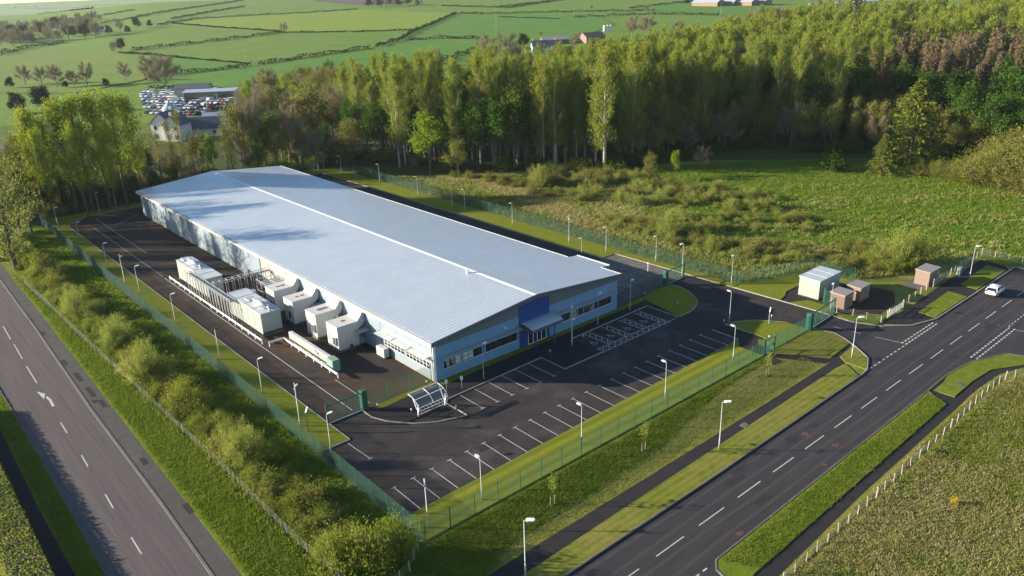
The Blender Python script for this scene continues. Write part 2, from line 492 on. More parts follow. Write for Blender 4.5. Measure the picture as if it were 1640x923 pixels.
from mathutils.geometry import delaunay_2d_cdt
def inside(p, poly):
    c = False; n = len(poly); x, y = p
    for i in range(n):
        a = poly[i]; b = poly[i - 1]
        if (a[1] > y) != (b[1] > y) and x < (b[0] - a[0]) * (y - a[1]) / (b[1] - a[1]) + a[0]: c = not c
    return c
def drape(name, poly, mat, dz=.25, step=14):
    """a field laid over the terrain"""
    pts = []
    n = len(poly)
    for i in range(n):
        a = Vector(poly[i]); b = Vector(poly[(i + 1) % n]); k = max(1, int((b - a).length / step))
        pts += [a.lerp(b, t / k) for t in range(k)]
    nb = len(pts)
    xs = [p[0] for p in poly]; ys = [p[1] for p in poly]
    x = min(xs)
    while x < max(xs):
        y = min(ys)
        while y < max(ys):
            if inside((x, y), poly): pts.append(Vector((x, y)))
            y += step
        x += step
    r = delaunay_2d_cdt([Vector((p[0], p[1])) for p in pts], [], [list(range(nb))], 1, 1e-4)
    mb = MB(); mb.v = [(p[0], p[1], terr(p[0], p[1]) + dz) for p in r[0]]; mb.f = [tuple(f) for f in r[2]]
    o = struct(mb, name, mat)
    for p in o.data.polygons: p.use_smooth = True
drape('field', [(342.5, 997.3), (358.7, 767.7), (357.5, 743.8), (443.3, 644.1), (598.7, 787.6), (579.3, 978.4), (514.2, 1002.7), (420.1, 1023.5), (384.0, 1032.3)], M['field_y'])
drape('field', [(425.4, 625.3), (600.5, 783.9), (655.3, 688.3), (659.5, 615.2), (573.0, 515.0), (428.4, 437.0), (417.5, 518.8)], M['field_d'], .3)
drape('field', [(182.9, 598.1), (209.5, 594.6), (221.5, 521.4), (202.2, 504.7), (174.7, 507.8), (151.2, 504.8), (137.7, 508.9), (130.8, 576.9)], M['field_d'], .3)
drape('field', [(225.1, 510.4), (271.1, 523.2), (324.9, 535.9), (421.1, 620.9), (394.3, 679.7), (354.2, 737.0), (281.2, 713.3), (207.6, 712.7), (207.9, 590.3)], M['field'], .2)
drape('field', [(70.9, 525.6), (108.0, 760.0), (166.6, 850.2), (186.1, 690.5), (183.9, 596.0), (149.2, 498.5), (105.9, 475.5)], M['field_y2'], .35)
drape('field', [(194.6, 554.2), (219.9, 517.8), (224.8, 505.1), (324.3, 528.9), (374.7, 560.6), (413.1, 516.5), (353.4, 446.6), (294.4, 416.1), (261.5, 401.3), (187.0, 379.8), (165.1, 405.1), (139.9, 461.2), (151.1, 495.5)], M['field_d'], .15)
drape('ploughed_field', [(726.5, 1312.3), (842.3, 1233.7), (708.5, 1055.6), (637.4, 1054.5), (660.0, 1256.1)], M['plough'], .5, 40)
drape('field', [(759.2, 648.4), (888.5, 660.1), (833.1, 497.5), (726.9, 433.3), (712.7, 501.7), (726.4, 599.6)], M['field_d'], .4)

# ------------------------------------------------------------------ grass zones round the site (flat sheets a few mm apart)
def sheet(name, poly, mat, z):
    mb = MB(); mb.sheet(poly, z); return struct(mb, name, mat)
sheet('meadow', [(128, 92), (148, 120), (160, 140), (178, 134), (196, 122), (214, 106), (242, 84), (266, 40), (262, 0), (240, -40), (190, 10), (153, 40), (153, 48), (146, 62), (134, 78)], M['meadow'], .004)
sheet('grass', [(-60, 208), (130, 208), (150, 290), (20, 430), (-120, 380)], M['bank'], .003)
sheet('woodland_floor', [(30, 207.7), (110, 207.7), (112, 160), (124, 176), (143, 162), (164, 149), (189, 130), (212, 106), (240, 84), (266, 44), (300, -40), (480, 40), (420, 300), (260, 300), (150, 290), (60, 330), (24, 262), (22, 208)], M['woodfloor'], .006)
sheet('bank', [(22.6, 52), (32.2, 51.6), (32.2, 207.6), (20.5, 207.6), (21.2, 139)], M['bank'], .004)
sheet('verge', [(18.0, 40), (24.2, 40), (24.2, 53.5), (23.4, 75), (22.2, 110), (21.3, 139), (20, 200), (19.8, 178), (19.4, 143), (18.6, 95), (18.3, 76.6)], M['verge_g'], .008)
sheet('verge', [(6.9, 40), (9.0, 40), (9.1, 92), (8.9, 116), (9.4, 170), (7.4, 170), (6.9, 105)], M['verge_g'], .008)
sheet('bank', [(24.2, 40), (40, 44.4), (93, 44.6), (93, 51.6), (32.2, 51.6), (24.2, 53)], M['bank'], .008)
sheet('verge', [(36, 44.4), (93, 44.4), (93.4, 45.3), (93.2, 46.2), (36, 45.9)], M['verge'], .012)
sheet('verge', [(60, 45.8), (93.2, 46.0), (92, 49.6), (88, 51.2), (74, 50.8), (64, 48.0)], M['verge'], .014)

# ------------------------------------------------------------------ compound: lawns, asphalt, kerbs
def lawn(poly, mat='lawn', z0=0.012, h=.09):
    mb = MB(); mb.sheet(poly, z0 + h if h > .05 else z0); 
    if h > .05: mb.prism(poly, 0, z0 + h - .001); mb.v = mb.v[len(poly):]; mb.f = [tuple(i - len(poly) for i in f) for f in mb.f[1:]]
    return struct(mb, 'lawn', M[mat])
asph = [(32.6, 55.6), (33.2, 56.2), (92.4, 57.4), (94, 51.9), (109.0, 51.9), (107.6, 62), (107.0, 95.3), (103.3, 95.3), (103.3, 203), (42, 203), (36.6, 197), (36.6, 72.4), (32.6, 72.4)]
sheet('car_park', asph, M['asphalt'], .008)
sheet('service_yard', [(36.65, 77.6), (52.2, 77.6), (52.2, 194), (52.2, 202.9), (42, 202.9), (36.65, 196.9)], M['yard'], .014)
sheet('concrete_yard', [(88, 77.6), (101, 78.1), (106.9, 78.3), (106.9, 95.2), (103.3, 95.2), (98, 96), (88, 96)], M['concrete'], .014)
lawn([(32.4, 72.4), (36.5, 72.4), (36.5, 197.05), (41.9, 203.1), (103.4, 203.1), (103.6, 95.4), (107.2, 95.4), (107.5, 69.7), (109.2, 69.7), (109.2, 207.3), (32.4, 207.3)])
lawn([(32.6, 51.8), (88.7, 51.8), (88.7, 56.9), (33.3, 55.9)], 'lawn_front')
lawn([(93.9, 55.2), (91.5, 52.0), (100.9, 52.0), (100.9, 55.6), (100, 57), (98.5, 59.1), (96, 60.9), (93.9, 61.5)])
lawn([(93.4, 77.4), (91.6, 68.3), (93.7, 68.2), (95.8, 68.6), (98.1, 69.8), (99.5, 71.2), (100.9, 73.6), (101.6, 76), (100.9, 77.6), (98.7, 77.9)])
lawn([(52.3, 75.7), (88, 75.9), (93.4, 76.2), (93.4, 77.5), (87.8, 77.3), (87.6, 77.02), (52.3, 77.02)], h=.02)
lawn([(43.0, 76.1), (51.9, 76.7), (51.9, 77.5), (43.0, 77.3)], h=.02)
lawn([(107.9, 69.5), (107.9, 61.0), (110.4, 61.6), (112, 62.4), (124, 62.4), (124, 64.5), (109.3, 69.3)])
lawn([(107.95, 59.6), (108.1, 53.4), (111, 53.6), (111, 57.9)])
sheet('cabin_apron', [(107.9, 59.5), (107.9, 61.2), (110.4, 61.8), (112, 62.5), (122, 62.5), (122, 50), (109.9, 50), (109.9, 53), (111.2, 58)], M['path'], .010)
sheet('kiosk_apron', [(110.5, 47.2), (119.5, 48.0), (124.2, 50.5), (123, 56.5), (110.5, 56.5)], M['earth'], .016)
sheet('kiosk_slab', [(127.6, 47.2), (135, 47.2), (135, 50.6), (127.6, 50.9)], M['concrete'], .012)
mb = MB()
mb.kerb([(36.55, 72.5), (36.55, 197), (42, 203.05), (103.4, 203.05), (103.5, 95.35), (107.1, 95.35), (107.4, 78.2), (107.8, 62), (108.0, 52.2)], .13, .13)
mb.kerb([(33.6, 72.4), (36.55, 72.4)], .13, .13)
mb.kerb([(93.9, 57), (93.9, 61.5), (96, 60.9), (98.5, 59.1), (100, 57), (100.9, 55.6)], .13, .13)
mb.kerb([(91.5, 68.2), (93.7, 68.1), (95.8, 68.5), (98.1, 69.7), (99.5, 71.1), (101.0, 73.6), (101.7, 76), (101, 77.8)], .13, .13)
mb.kerb([(41.1, 77.2), (41.1, 75), (41.9, 72.9), (43.9, 70.2), (46.1, 68.6), (48.2, 67.8), (49.7, 67.3), (49.6, 71.5), (50.4, 72.2), (66.75, 72.6), (66.65, 67.85), (73.8, 67.85)], .14, .12)
mb.kerb([(74.2, 74.0), (91.35, 74.4), (91.25, 68.3)], .14, .12)
struct(mb, 'kerb', M['kerb'])
sheet('footway', [(41.2, 77.2), (41.2, 75), (42, 73), (44, 70.3), (46.2, 68.8), (48.2, 67.95), (49.6, 67.5), (49.5, 71.5), (50.4, 72.35), (66.6, 72.75), (66.55, 67.95), (74.1, 67.95), (74.1, 74.1), (91.4, 74.5), (93.4, 76.2), (52, 75.7), (43, 76.1)], M['path'], .02)

# ------------------------------------------------------------------ painted marks of the car park and yard
mk = MB(); Zm = .026
for k in range(23):
    x = 35.13 + 2.415 * k; yt = 61.0 + .015 * (x - 35)
    mk.line((x, yt), (x - .05, yt - 4.75), .09, Zm); mk.line((x - .3, yt + .05), (x + .3, yt + .05), .1, Zm + .004)
for x in (52.15, 54.5, 56.95, 59.4, 61.8, 64.25):
    mk.line((x, 72.2 + .02 * (x - 52)), (x, 67.4), .09, Zm); mk.line((x - .3, 67.38), (x + .3, 67.38), .1, Zm + .004)
mk.line((36.0, 71.9), (36.2, 67.5), .09, Zm); mk.line((35.9, 67.45), (36.5, 67.45), .1, Zm + .004)
mk.line((90.95, 61.8), (90.95, 57.3), .12, Zm)
mk.line((73.8, 67.75), (91.1, 68.2), .09, Zm)
def hatch(x0, x1, y0, y1, s):
    mk.line((x0, y0), (x0, y1), .08, Zm); mk.line((x1, y0), (x1, y1), .08, Zm)
    w = x1 - x0; hh = y1 - y0
    if hh > w:
        n = max(2, round(hh / s)); d = hh / n
        for i in range(n):
            mk.line((x0, y0 + i * d), (x1, y0 + (i + 1) * d), .08, Zm + .004); mk.line((x1, y0 + i * d), (x0, y0 + (i + 1) * d), .08, Zm + .008)
    else:
        n = max(2, round(w / s)); d = w / n
        for i in range(n):
            mk.line((x0 + i * d, y0), (x0 + (i + 1) * d, y1), .08, Zm + .004); mk.line((x0 + i * d, y1), (x0 + (i + 1) * d, y0), .08, Zm + .008)
for x in (76.5, 80.15, 83.95, 87.7): hatch(x, x + 1.2, 69.1, 73.75, 1.2)
hatch(74.2, 88.9, 67.85, 69.05, 1.2)
mk.line((74.2, 69.05), (88.9, 69.05), .08, Zm + .012)
def wheelchair(cx, cy):
    z = Zm + .004
    def q(a, b): return (cx + a, cy + b)
    n = 10
    mk.sheet([q(-.12 + .1 * math.cos(2 * PI * i / n), .55 + .1 * math.sin(2 * PI * i / n)) for i in range(n)], z)
    mk.line(q(-.12, .42), q(-.05, .0), .09, z); mk.line(q(-.09, .2), q(.25, .2), .07, z + .004)
    mk.line(q(-.05, .0), q(.3, .0), .09, z + .008); mk.line(q(.3, .0), q(.42, -.38), .09, z + .004); mk.line(q(.42, -.38), q(.6, -.34), .08, z)
    a0 = R(115); pts = [(cx + .02 + .42 * math.cos(a0 + R(235) * i / 12), cy - .16 + .42 * math.sin(a0 + R(235) * i / 12)) for i in range(13)]
    for i in range(12): mk.line(pts[i], pts[i + 1], .08, z + (.004 if i % 2 else 0))
for x in (75.35, 78.9, 82.6, 86.3): wheelchair(x, 70.9)
mk.line((40.25, 78.2), (40.25, 145), .10, Zm); mk.line((40.3, 146), (40.3, 191), .08, Zm)
mk.line((42.75, 163), (42.9, 199), .08, Zm); mk.line((42.8, 78.2), (42.8, 87), .08, Zm); mk.line((43.8, 189), (51.4, 196), .07, Zm)
struct(mk, 'road_marking', M['paint'])

# ------------------------------------------------------------------ estate road on the right
rd = [(-10, 32.2), (-10, 39.7), (60, 39.6), (92.3, 40.0), (94.5, 40.2), (97.9, 41.8), (99.9, 44.5), (101.4, 46.8), (102.2, 48.9), (101.6, 51.9), (107.9, 51.9), (107.8, 49.2), (109.2, 45.4), (112.5, 42.5), (117.4, 41.1), (149.2, 41.1), (149.2, 30.5), (128, 31.5), (125, 25), (125, 5), (113, 5), (113.4, 26), (112, 30), (106, 32.0), (100.3, 32.6), (50, 31.9), (48.9, 30.5), (48.2, 28), (48, 15), (38, 15), (37.6, 29), (35.5, 32.2)]
sheet('road', rd, M['road'], .008)
mk = MB()
for i in range(-3, 17):
    x = 46.55 + 6.33 * i
    mk.line((x, 35.9 + .002 * (x - 50)), (x + 4.0, 35.9 + .002 * (x - 46)), .11, .016)
x = 94
while x < 105.4: mk.line((x, 40.15), (x + .65, 40.15), .15, .016); x += 1.15
x = 105.6
while x < 116: mk.line((x, 40.2), (x + .6, 40.2), .2, .016); mk.line((x, 40.75), (x + .6, 40.75), .2, .016); x += .95
x = 107.6
while x < 121.4: mk.line((x, 32.5), (x + .6, 32.5), .2, .016); mk.line((x, 31.8), (x + .6, 31.8), .2, .016); x += .95
x = 121.8
while x < 137: mk.line((x, 32.7), (x + .65, 32.75), .13, .016); x += 1.15
x = 42.5
while x < 49: mk.line((x, 31.9), (x + .6, 31.9), .15, .016); x += 1.1
mk.line((105.75, 40.9), (105.1, 44.2), .1, .016); mk.line((104.8, 46.2), (104.3, 50.1), .1, .016); mk.line((121.3, 31.6), (121.9, 27.5), .1, .016)
struct(mk, 'road_marking', M['paint'])
mk = MB()
for cx, cy, s in ((74.6, 37.6, .75), (74.9, 34.1, .7), (70.6, 33.0, .5), (54.6, 32.6, .6), (121, 38.9, .5), (121.5, 33.9, .5)):
    n = 11; mk.sheet([(cx + s * rnd.uniform(.5, 1) * math.cos(2 * PI * i / n), cy + .7 * s * rnd.uniform(.4, 1) * math.sin(2 * PI * i / n)) for i in range(n)], .0165)
struct(mk, 'road_stain', M['rust'])
# repairs, seams and worn tracks in the tarmac
mk = MB()
for i in range(14):
    x = rnd.uniform(52, 140); y = rnd.choice([33.6, 34.2, 37.4, 38.2]); w_ = rnd.uniform(.6, 2.6); h_ = rnd.uniform(.4, .9); mk.sheet([(x, y), (x + w_, y + rnd.uniform(-.05, .05)), (x + w_, y + h_), (x, y + h_)], .0108 + i * .0003)
mk.line((30, 35.92), (149, 36.1), .05, .0103)
for i in range(9):
    x = rnd.uniform(38, 100); y = rnd.uniform(58, 70); w_ = rnd.uniform(.8, 3.5); h_ = rnd.uniform(.6, 1.4); mk.sheet([(x, y), (x + w_, y), (x + w_, y + h_), (x, y + h_)], .0108 + i * .0003)
for x in (47.3, 62.1, 77.4, 93.2): mk.line((x, 57.5), (x + .2, 67), .04, .0142)
mk.line((36, 64.4), (104, 65.0), .04, .0165)
for i in range(10):
    y = rnd.uniform(58, 160); x = 17.0 + rnd.uniform(0, .8); h_ = rnd.uniform(1, 4); mk.sheet([(x, y), (x + .6, y), (x + .6, y + h_), (x, y + h_)], .0108 + i * .0003)
struct(mk, 'tarmac_patch', M['tar'])
mk = MB()
for y in (33.3, 34.9, 37.0, 38.7):
    pts_ = [(30 + 6 * i, y + rnd.uniform(-.12, .12)) for i in range(20)]
    for a, b in zip(pts_, pts_[1:]): mk.line(a, b, .34, .0105)
struct(mk, 'worn_track', M['tyre'])
# raised verges with kerbs, footpaths
def verge(poly, mat, kerbs=(), h=.1, km='kerb_d'):
    mb = MB(); mb.prism(poly, -.05, h); struct(mb, 'verge', M[mat])
    if kerbs:
        mb = MB()
        for k in kerbs: mb.kerb(k, .15, h + .035)
        struct(mb, 'kerb', M[km])
verge([(20, 39.8), (60, 39.72), (92.3, 40.1), (92.3, 40.4), (94.2, 43.0), (92, 43.2), (36, 42.2), (20, 42.2)], 'verge', [[(20, 39.7), (60, 39.62), (92.4, 40.0)]])
verge([(94.5, 40.3), (97.8, 41.9), (99.9, 44.6), (99.6, 45.0), (95.6, 44.5), (94.5, 43.0)], 'verge', [[(92.4, 40.0), (94.5, 40.2), (97.9, 41.75), (100.0, 44.5)]], km='kerb')
verge([(93.2, 51.4), (90.4, 51.2), (91.2, 49.9), (94.4, 45.2), (99.6, 45.6), (100.5, 45.5), (102.1, 48.7), (101.9, 50.4), (101.2, 51.7)], 'verge', [[(100.0, 44.5), (101.45, 46.8), (102.25, 48.9), (101.5, 51.8)]], km='kerb')
sheet('path', [(10, 42.3), (36, 42.3), (66, 42.5), (92, 43.3), (94.4, 43.1), (95.6, 44.6), (99.8, 45.1), (100.4, 45.6), (94.4, 45.2), (92.6, 44.9), (93.1, 44.6), (68.5, 44.3), (38, 44.3), (10, 44.3)], M['path'], .018)
sheet('path', [(92.5, 44.7), (94.3, 45.0), (91.2, 50.0), (90.3, 51.3), (88.9, 51.8), (88.6, 51.2), (89.9, 49.4)], M['path'], .022)
sheet('path', [(88.75, 51.7), (91.2, 51.7), (91.4, 54.5), (93.8, 56.0), (93.85, 61.6), (91, 61.9), (91, 57.3), (88.75, 55.6)], M['path'], .024)
sheet('bare_soil', [(87.2, 49.2), (89.2, 49.0), (89.2, 51.0), (87.6, 50.8)], M['earth'], .023)
verge([(49.1, 31.2), (50, 31.85), (94.2, 32.35), (92.6, 29.55), (51, 28.7), (49, 28.2), (48.6, 29.5)], 'verge_g', [[(48.4, 29.3), (49.0, 31.2), (50, 31.95), (60, 32.05), (94.2, 32.45)]])
verge([(94.9, 31.4), (100.2, 32.5), (105.9, 31.9), (111.9, 29.6), (113.3, 26), (110, 26.9), (105.6, 29.3), (100.6, 29.7), (95.0, 29.6)], 'verge_g', [[(94.2, 32.45), (100.3, 32.6), (106, 32.0), (112, 29.7), (113.45, 26), (113.2, 10)]])
sheet('path', [(49, 26.9), (69, 27.8), (99, 28.4), (105, 28.1), (109.4, 26.6), (111, 24), (113, 24), (113.2, 26), (110, 26.9), (105.6, 29.3), (100.6, 29.7), (94.9, 29.6), (94.9, 32.3), (94.2, 32.3), (92.6, 29.55), (51, 28.6), (48.2, 28.2)], M['path'], .018)
sheet('dry_edge', [(49, 26.2), (69, 27.0), (99, 27.6), (105, 27.4), (109, 26.1), (110.4, 24), (111, 24), (109.4, 26.6), (105, 28.15), (99, 28.45), (69, 27.85), (49, 26.95)], M['verge'], .020)
verge([(117.8, 41.3), (129.5, 41.3), (129.9, 44.3), (118.2, 43.9)], 'verge_g', [])
verge([(133.9, 41.4), (146.4, 41.5), (147.2, 44.8), (134.2, 44.2)], 'verge_g', [])
sheet('path', [(110.2, 45.6), (112.8, 42.8), (117.6, 41.2), (147, 41.2), (149, 42.5), (149.5, 46.6), (133, 46.4), (118, 45.6), (112, 46)], M['path'], .014)
verge([(110.4, 46.2), (113.2, 46.2), (113.2, 47.8), (110.2, 50.2), (108.6, 51.8), (108.0, 49.3), (109.4, 45.5)], 'verge_g', [])
verge([(149.4, 41.2), (152, 41.0), (152.4, 47), (149.9, 47)], 'verge_g', [])
mb = MB(); mb.kerb([(107.9, 52.2), (107.75, 49.2), (109.2, 45.3), (112.5, 42.4), (117.4, 41.0), (149.3, 41.05), (149.3, 30.5)], .15, .13); struct(mb, 'kerb', M['kerb'])

# ------------------------------------------------------------------ main road on the left
mr_r = [(15.4, 30), (15.9, 50), (16.0, 61), (16.3, 75), (16.5, 102), (17.3, 135), (17.8, 168), (20, 205), (25, 238), (34, 272), (46, 304), (57, 334)]
mr_l = [(9.0, 30), (9.0, 61), (9.1, 92), (9.0, 116), (9.4, 150), (10.2, 170), (12.5, 205), (17.5, 240), (26.5, 275), (38, 308), (47, 338)]
sheet('road', mr_r + mr_l[::-1], M['mainroad'], .010)
fw = [(17.0, 30), (17.6, 50), (17.95, 60), (18.25, 76.6), (18.55, 95), (19.4, 143), (19.8, 178), (22, 206), (27, 238), (36, 272), (48, 304), (59, 333)]
sheet('footway', mr_r + fw[::-1], M['footway'], .006)
mk = MB()
for a, b in zip(mr_r, mr_r[1:]): mk.line((a[0] - .1, a[1]), (b[0] - .1, b[1] + .05), .12, .018)
struct(mk, 'road_marking', M['paint_w'])
mb = MB(); mb.kerb([(x + .08, y) for x, y in mr_r], .12, .05); mb.kerb([(x - .06, y) for x, y in mr_l], .12, .1); struct(mb, 'kerb', M['kerb_d'])
mk = MB()
for a, b in (((13.7,140.7),(13.5,134)),((13.5,131.5),(13.3,124.8)),((13.2,121.5),(13.1,114.6)),((12.8,100.7),(12.75,97.4)),((12.7,90.9),(12.6,87.8)),((12.5,80.9),(12.4,77.8)),((12.3,71.7),(12.25,68.5)),((12.2,62.4),(12.15,59.2)),((13.9,151),(13.8,144)),((14.1,161),(14,154))):
    mk.line(a, b, .13, .018)
mk.sheet([(13.0, 105.8), (13.3, 105.9), (13.4, 108.1), (13.2, 109.5), (13.0, 109.1), (13.1, 107.8)], .018)
mk.sheet([(12.5, 111.9), (13.2, 110.4), (12.7, 108.8)], .0185)
struct(mk, 'road_marking', M['paint'])
sheet('path', [(5.3, 40), (6.9, 40), (6.9, 70), (6.75, 83), (7.0, 105), (7.4, 170), (5.9, 170), (5.5, 105), (5.35, 88), (5.35, 71)], M['path'], .010)
sheet('bare_soil', [(x + .05, y) for x, y in ((20.6, 160), (21.3, 139), (22.2, 110), (22.9, 90), (23.4, 75), (23.65, 59), (24.05, 53.8))] + [(x - .45, y) for x, y in ((24.0, 53.8), (23.6, 59), (23.4, 75), (22.9, 90), (22.2, 110), (21.3, 139), (20.6, 160))], M['soil'], .012)
# ------------------------------------------------------------------ the hall
BX0, BX1, BY0, BY1 = 52.0, 87.2, 77.0, 193.6
RX = 69.5; ZE, ZR = 5.95, 7.54
hall = thing('industrial_hall', 'long low industrial hall with a pale shallow-pitched metal roof and a blue panelled entrance', 'building', (BX0, BY0, 0))
def roofz(x): return ZE + (ZR - ZE) * (1 - abs(x - RX) / 18.05)
wt = .25
mb = MB()   # left wall in bays with joints between them
joints = [BY0, 89.8, 103.4, 118.8, 125.3, 128.9, 135.8, 150.3, 163.8, 176.4, 189.2, BY1]
for i, (a, b) in enumerate(zip(joints, joints[1:])): mb.box(BX0, BX0 + wt, a + (.05 if i else 0), b - .05, .35, 5.2)
w = mb.build('wall', M['cladw'], hall)
for y in joints[1:-1]:
    mb = MB(); mb.box(BX0 + .06, BX0 + wt - .02, y - .05, y + .05, .3, 5.2); mb.build('joint', M['dark'], w)
mb = MB(); mb.box(BX0 - .015, BX0 + wt + .01, BY0 + .26, BY1 - .02, 0, .345); mb.build('plinth', M['kerb'], w)
for ya, yb in ((119.0, 125.2), (125.4, 128.85)):
    mb = MB(); mb.box(BX0 - .012, BX0 + .1, ya, yb, .36, 5.1); mb.build('infill_panel', M['cladg'], w)
mb = MB()   # right wall and back wall
mb.box(BX1 - wt, BX1, BY0 + .27, BY1 - .27, 0, 5.4); mb.build('wall', M['cladw'], hall)
mb = MB()
def gable(y0, y1, z0, x0, x1, mbx):
    xs = [x0] + ([RX] if x0 < RX < x1 else []) + [x1]
    top = [(x, roofz(x) - .32) for x in xs]
    poly = [(x0, z0), (x1, z0)] + [(x, z) for x, z in reversed(top)]
    n = len(poly)
    mbx.add([(x, y0, z) for x, z in poly] + [(x, y1, z) for x, z in poly],
            [tuple(range(n)), tuple(reversed(range(n, 2 * n)))] + [(i, i + n, (i + 1) % n + n, (i + 1) % n) for i in range(n)])
gable(BY1 - wt, BY1, 0, BX0 + .01, BX1 - .01, mb); mb.build('wall', M['cladw'], hall)
# front wall, with window openings left and right of the entrance
WZ0, WZ1 = 1.42, 2.62
LW = [(53.5, 56.35), (56.75, 60.2), (60.6, 66.3)]
RW = [(75.0, 78.3), (78.5, 81.9), (82.1, 85.8)]
mb = MB()
def wall_run(x0, x1, wins):
    mb.box(x0, x1, BY0, BY0 + wt, 0, WZ0); mb.box(x0, x1, BY0, BY0 + wt, WZ1, 4.85)
    xs = [x0] + [v for w_ in wins for v in w_] + [x1]
    for i in range(0, len(xs), 2):
        if xs[i + 1] > xs[i] + .01: mb.box(xs[i], xs[i + 1], BY0, BY0 + wt, WZ0, WZ1)
wall_run(BX0 + .26, 66.7, LW); wall_run(72.5, BX1 - .02, RW)
fw_ = mb.build('wall', M['cladb'], hall)
mb = MB(); mb.box(BX0 - .01, BX0 + .25, BY0 - .02, BY0 + .25, 0, 5.2); mb.build('corner_pier', M['whitem'], hall)
mb = MB(); gable(BY0 + .02, BY0 + .2, 4.86, BX0 + .3, 66.69, mb); gable(BY0 + .02, BY0 + .2, 4.86, 72.51, BX1 - .1, mb); mb.build('gable_band', M['band'], hall)
mb = MB(); gable(BY0 - .06, BY0 + .2, 2.9, 66.7, 72.5, mb)
mb.box(66.7, 68.3, BY0 - .06, BY0 + .2, 0, 2.9); mb.box(71.9, 72.5, BY0 - .06, BY0 + .2, 0, 2.9)
mb.build('entrance_panel', M['blue'], hall)
def window(x0, x1, parent, y=BY0, mat='glass', n=None, blind=()):
    n = n or max(2, round((x1 - x0) / .95))
    mb = MB(); yy = y + .1; d = (x1 - x0) / n
    mb.box(x0, x1, yy - .05, yy + .05, WZ0, WZ0 + .07); mb.box(x0, x1, yy - .05, yy + .05, WZ1 - .07, WZ1)
    for i in range(n + 1):
        x = x0 + i * d; mb.box(max(x0, x - .035), min(x1, x + .035), yy - .048, yy + .048, WZ0 + .07, WZ1 - .07)
    mb.box(x0, x1, yy - .04, yy + .04, WZ0 + .62, WZ0 + .67)
    f = mb.build('window', M['dark'], parent)
    mb = MB()
    for i in range(n):
        if i not in blind: mb.box(x0 + i * d + .035, x0 + (i + 1) * d - .035, yy - .01, yy + .01, WZ0 + .07, WZ1 - .07)
    if mb.v: mb.build('pane', M[mat], f)
    mb = MB()
    for i in range(n):
        if i in blind: mb.box(x0 + i * d + .035, x0 + (i + 1) * d - .035, yy - .01, yy + .01, WZ0 + .07, WZ1 - .07)
    if mb.v: mb.build('blind', M['blind'], f)
    mb = MB(); mb.box(x0 - .05, x1 + .05, y - .06, y + .05, WZ0 - .06, WZ0 - .004); mb.build('sill', M['whitem'], f)
window(*LW[0], hall, blind=(2,), mat='glassb', n=3); window(*LW[1], hall, blind=(0, 1), n=4); window(*LW[2], hall, mat='glass', n=6)
window(*RW[0], hall, n=4, mat='glassb'); window(*RW[1], hall, n=4, mat='glassb'); window(*RW[2], hall, n=3)
def sunshade(x0, x1):
    mb = MB()
    for k in range(5): mb.bar((x0, BY0 - .18 - k * .2, 3.3 - .02 * k), (x1, BY0 - .18 - k * .2, 3.3 - .02 * k), .13, .025)
    n = int((x1 - x0) / 2) + 1
    for i in range(n + 1):
        x = x0 + (x1 - x0) * i / n; mb.bar((x, BY0, 3.36), (x, BY0 - 1.08, 3.24), .04, .05); mb.bar((x, BY0, 3.75), (x, BY0 - .7, 3.27), .025)
    mb.build('sunshade', M['galv'], hall)
sunshade(52.9, 66.5); sunshade(73.2, 86.2)
# entrance doors and canopy
mb = MB(); y = BY0 - .02
for x in (68.35, 69.3, 70.1, 70.9, 71.85): mb.box(x - .04, x + .04, y - .05, y + .12, 0, 2.85)
mb.box(68.3, 71.9, y - .045, y + .115, 2.15, 2.22); mb.box(68.3, 71.9, y - .045, y + .115, 2.82, 2.895); mb.box(68.3, 71.9, y - .045, y + .115, 0.02, .08)
dr = mb.build('door', M['whitem'], hall)
mb = MB(); mb.box(68.38, 71.82, y + .02, y + .05, .08, 2.82); mb.build('pane', M['glass'], dr)
mb = MB()
cn = 8
for s_, z in ((0, 0), ):
    prof = [(77.0 - .02, 3.78), (76.4, 3.80), (75.8, 3.74), (75.2, 3.62), (74.7, 3.46), (74.5, 3.34)]
    up = [(66.9, y_, z_) for y_, z_ in prof] + [(72.9, y_, z_) for y_, z_ in prof]
    lo = [(66.9, y_, z_ - .06) for y_, z_ in prof] + [(72.9, y_, z_ - .06) for y_, z_ in prof]
    m_ = len(prof)
    vs_ = up + lo; o_ = 2 * m_
    fs_ = [(i, i + 1, m_ + i + 1, m_ + i) for i in range(m_ - 1)] + [(o_ + i, o_ + m_ + i, o_ + m_ + i + 1, o_ + i + 1) for i in range(m_ - 1)]
    fs_ += [(i, o_ + i, o_ + i + 1, i + 1) for i in range(m_ - 1)] + [(m_ + i, m_ + i + 1, o_ + m_ + i + 1, o_ + m_ + i) for i in range(m_ - 1)]
    fs_ += [(m_ - 1, o_ + m_ - 1, o_ + 2 * m_ - 1, 2 * m_ - 1)]
    mb.add(vs_, fs_)
    for i in range(13):
        x = 66.92 + 5.92 * i / 12
        for (a, b), (c, d) in zip(prof, prof[1:]): mb.bar((x, a, b + .025), (x, c, d + .025), .04, .05)
cv = mb.build('canopy', M['roof'], hall)
mb = MB(); mb.box(66.82, 72.98, 74.42, 74.5, 2.98, 3.40); mb.box(66.82, 66.9, 74.5, 76.9, 3.0, 3.5); mb.box(72.9, 72.98, 74.5, 76.9, 3.0, 3.5); mb.build('canopy_fascia', M['fascia'], cv)
mb = MB(); mb.box(66.95, 72.85, 74.52, 76.9, 3.02, 3.08); mb.build('soffit', M['galv'], cv)
for x in (68.0, 71.6):
    mb = MB(); mb.tube([(x, 74.95, 0), (x, 74.95, 3.05)], .09, 10); mb.build('column', M['blue'], hall)
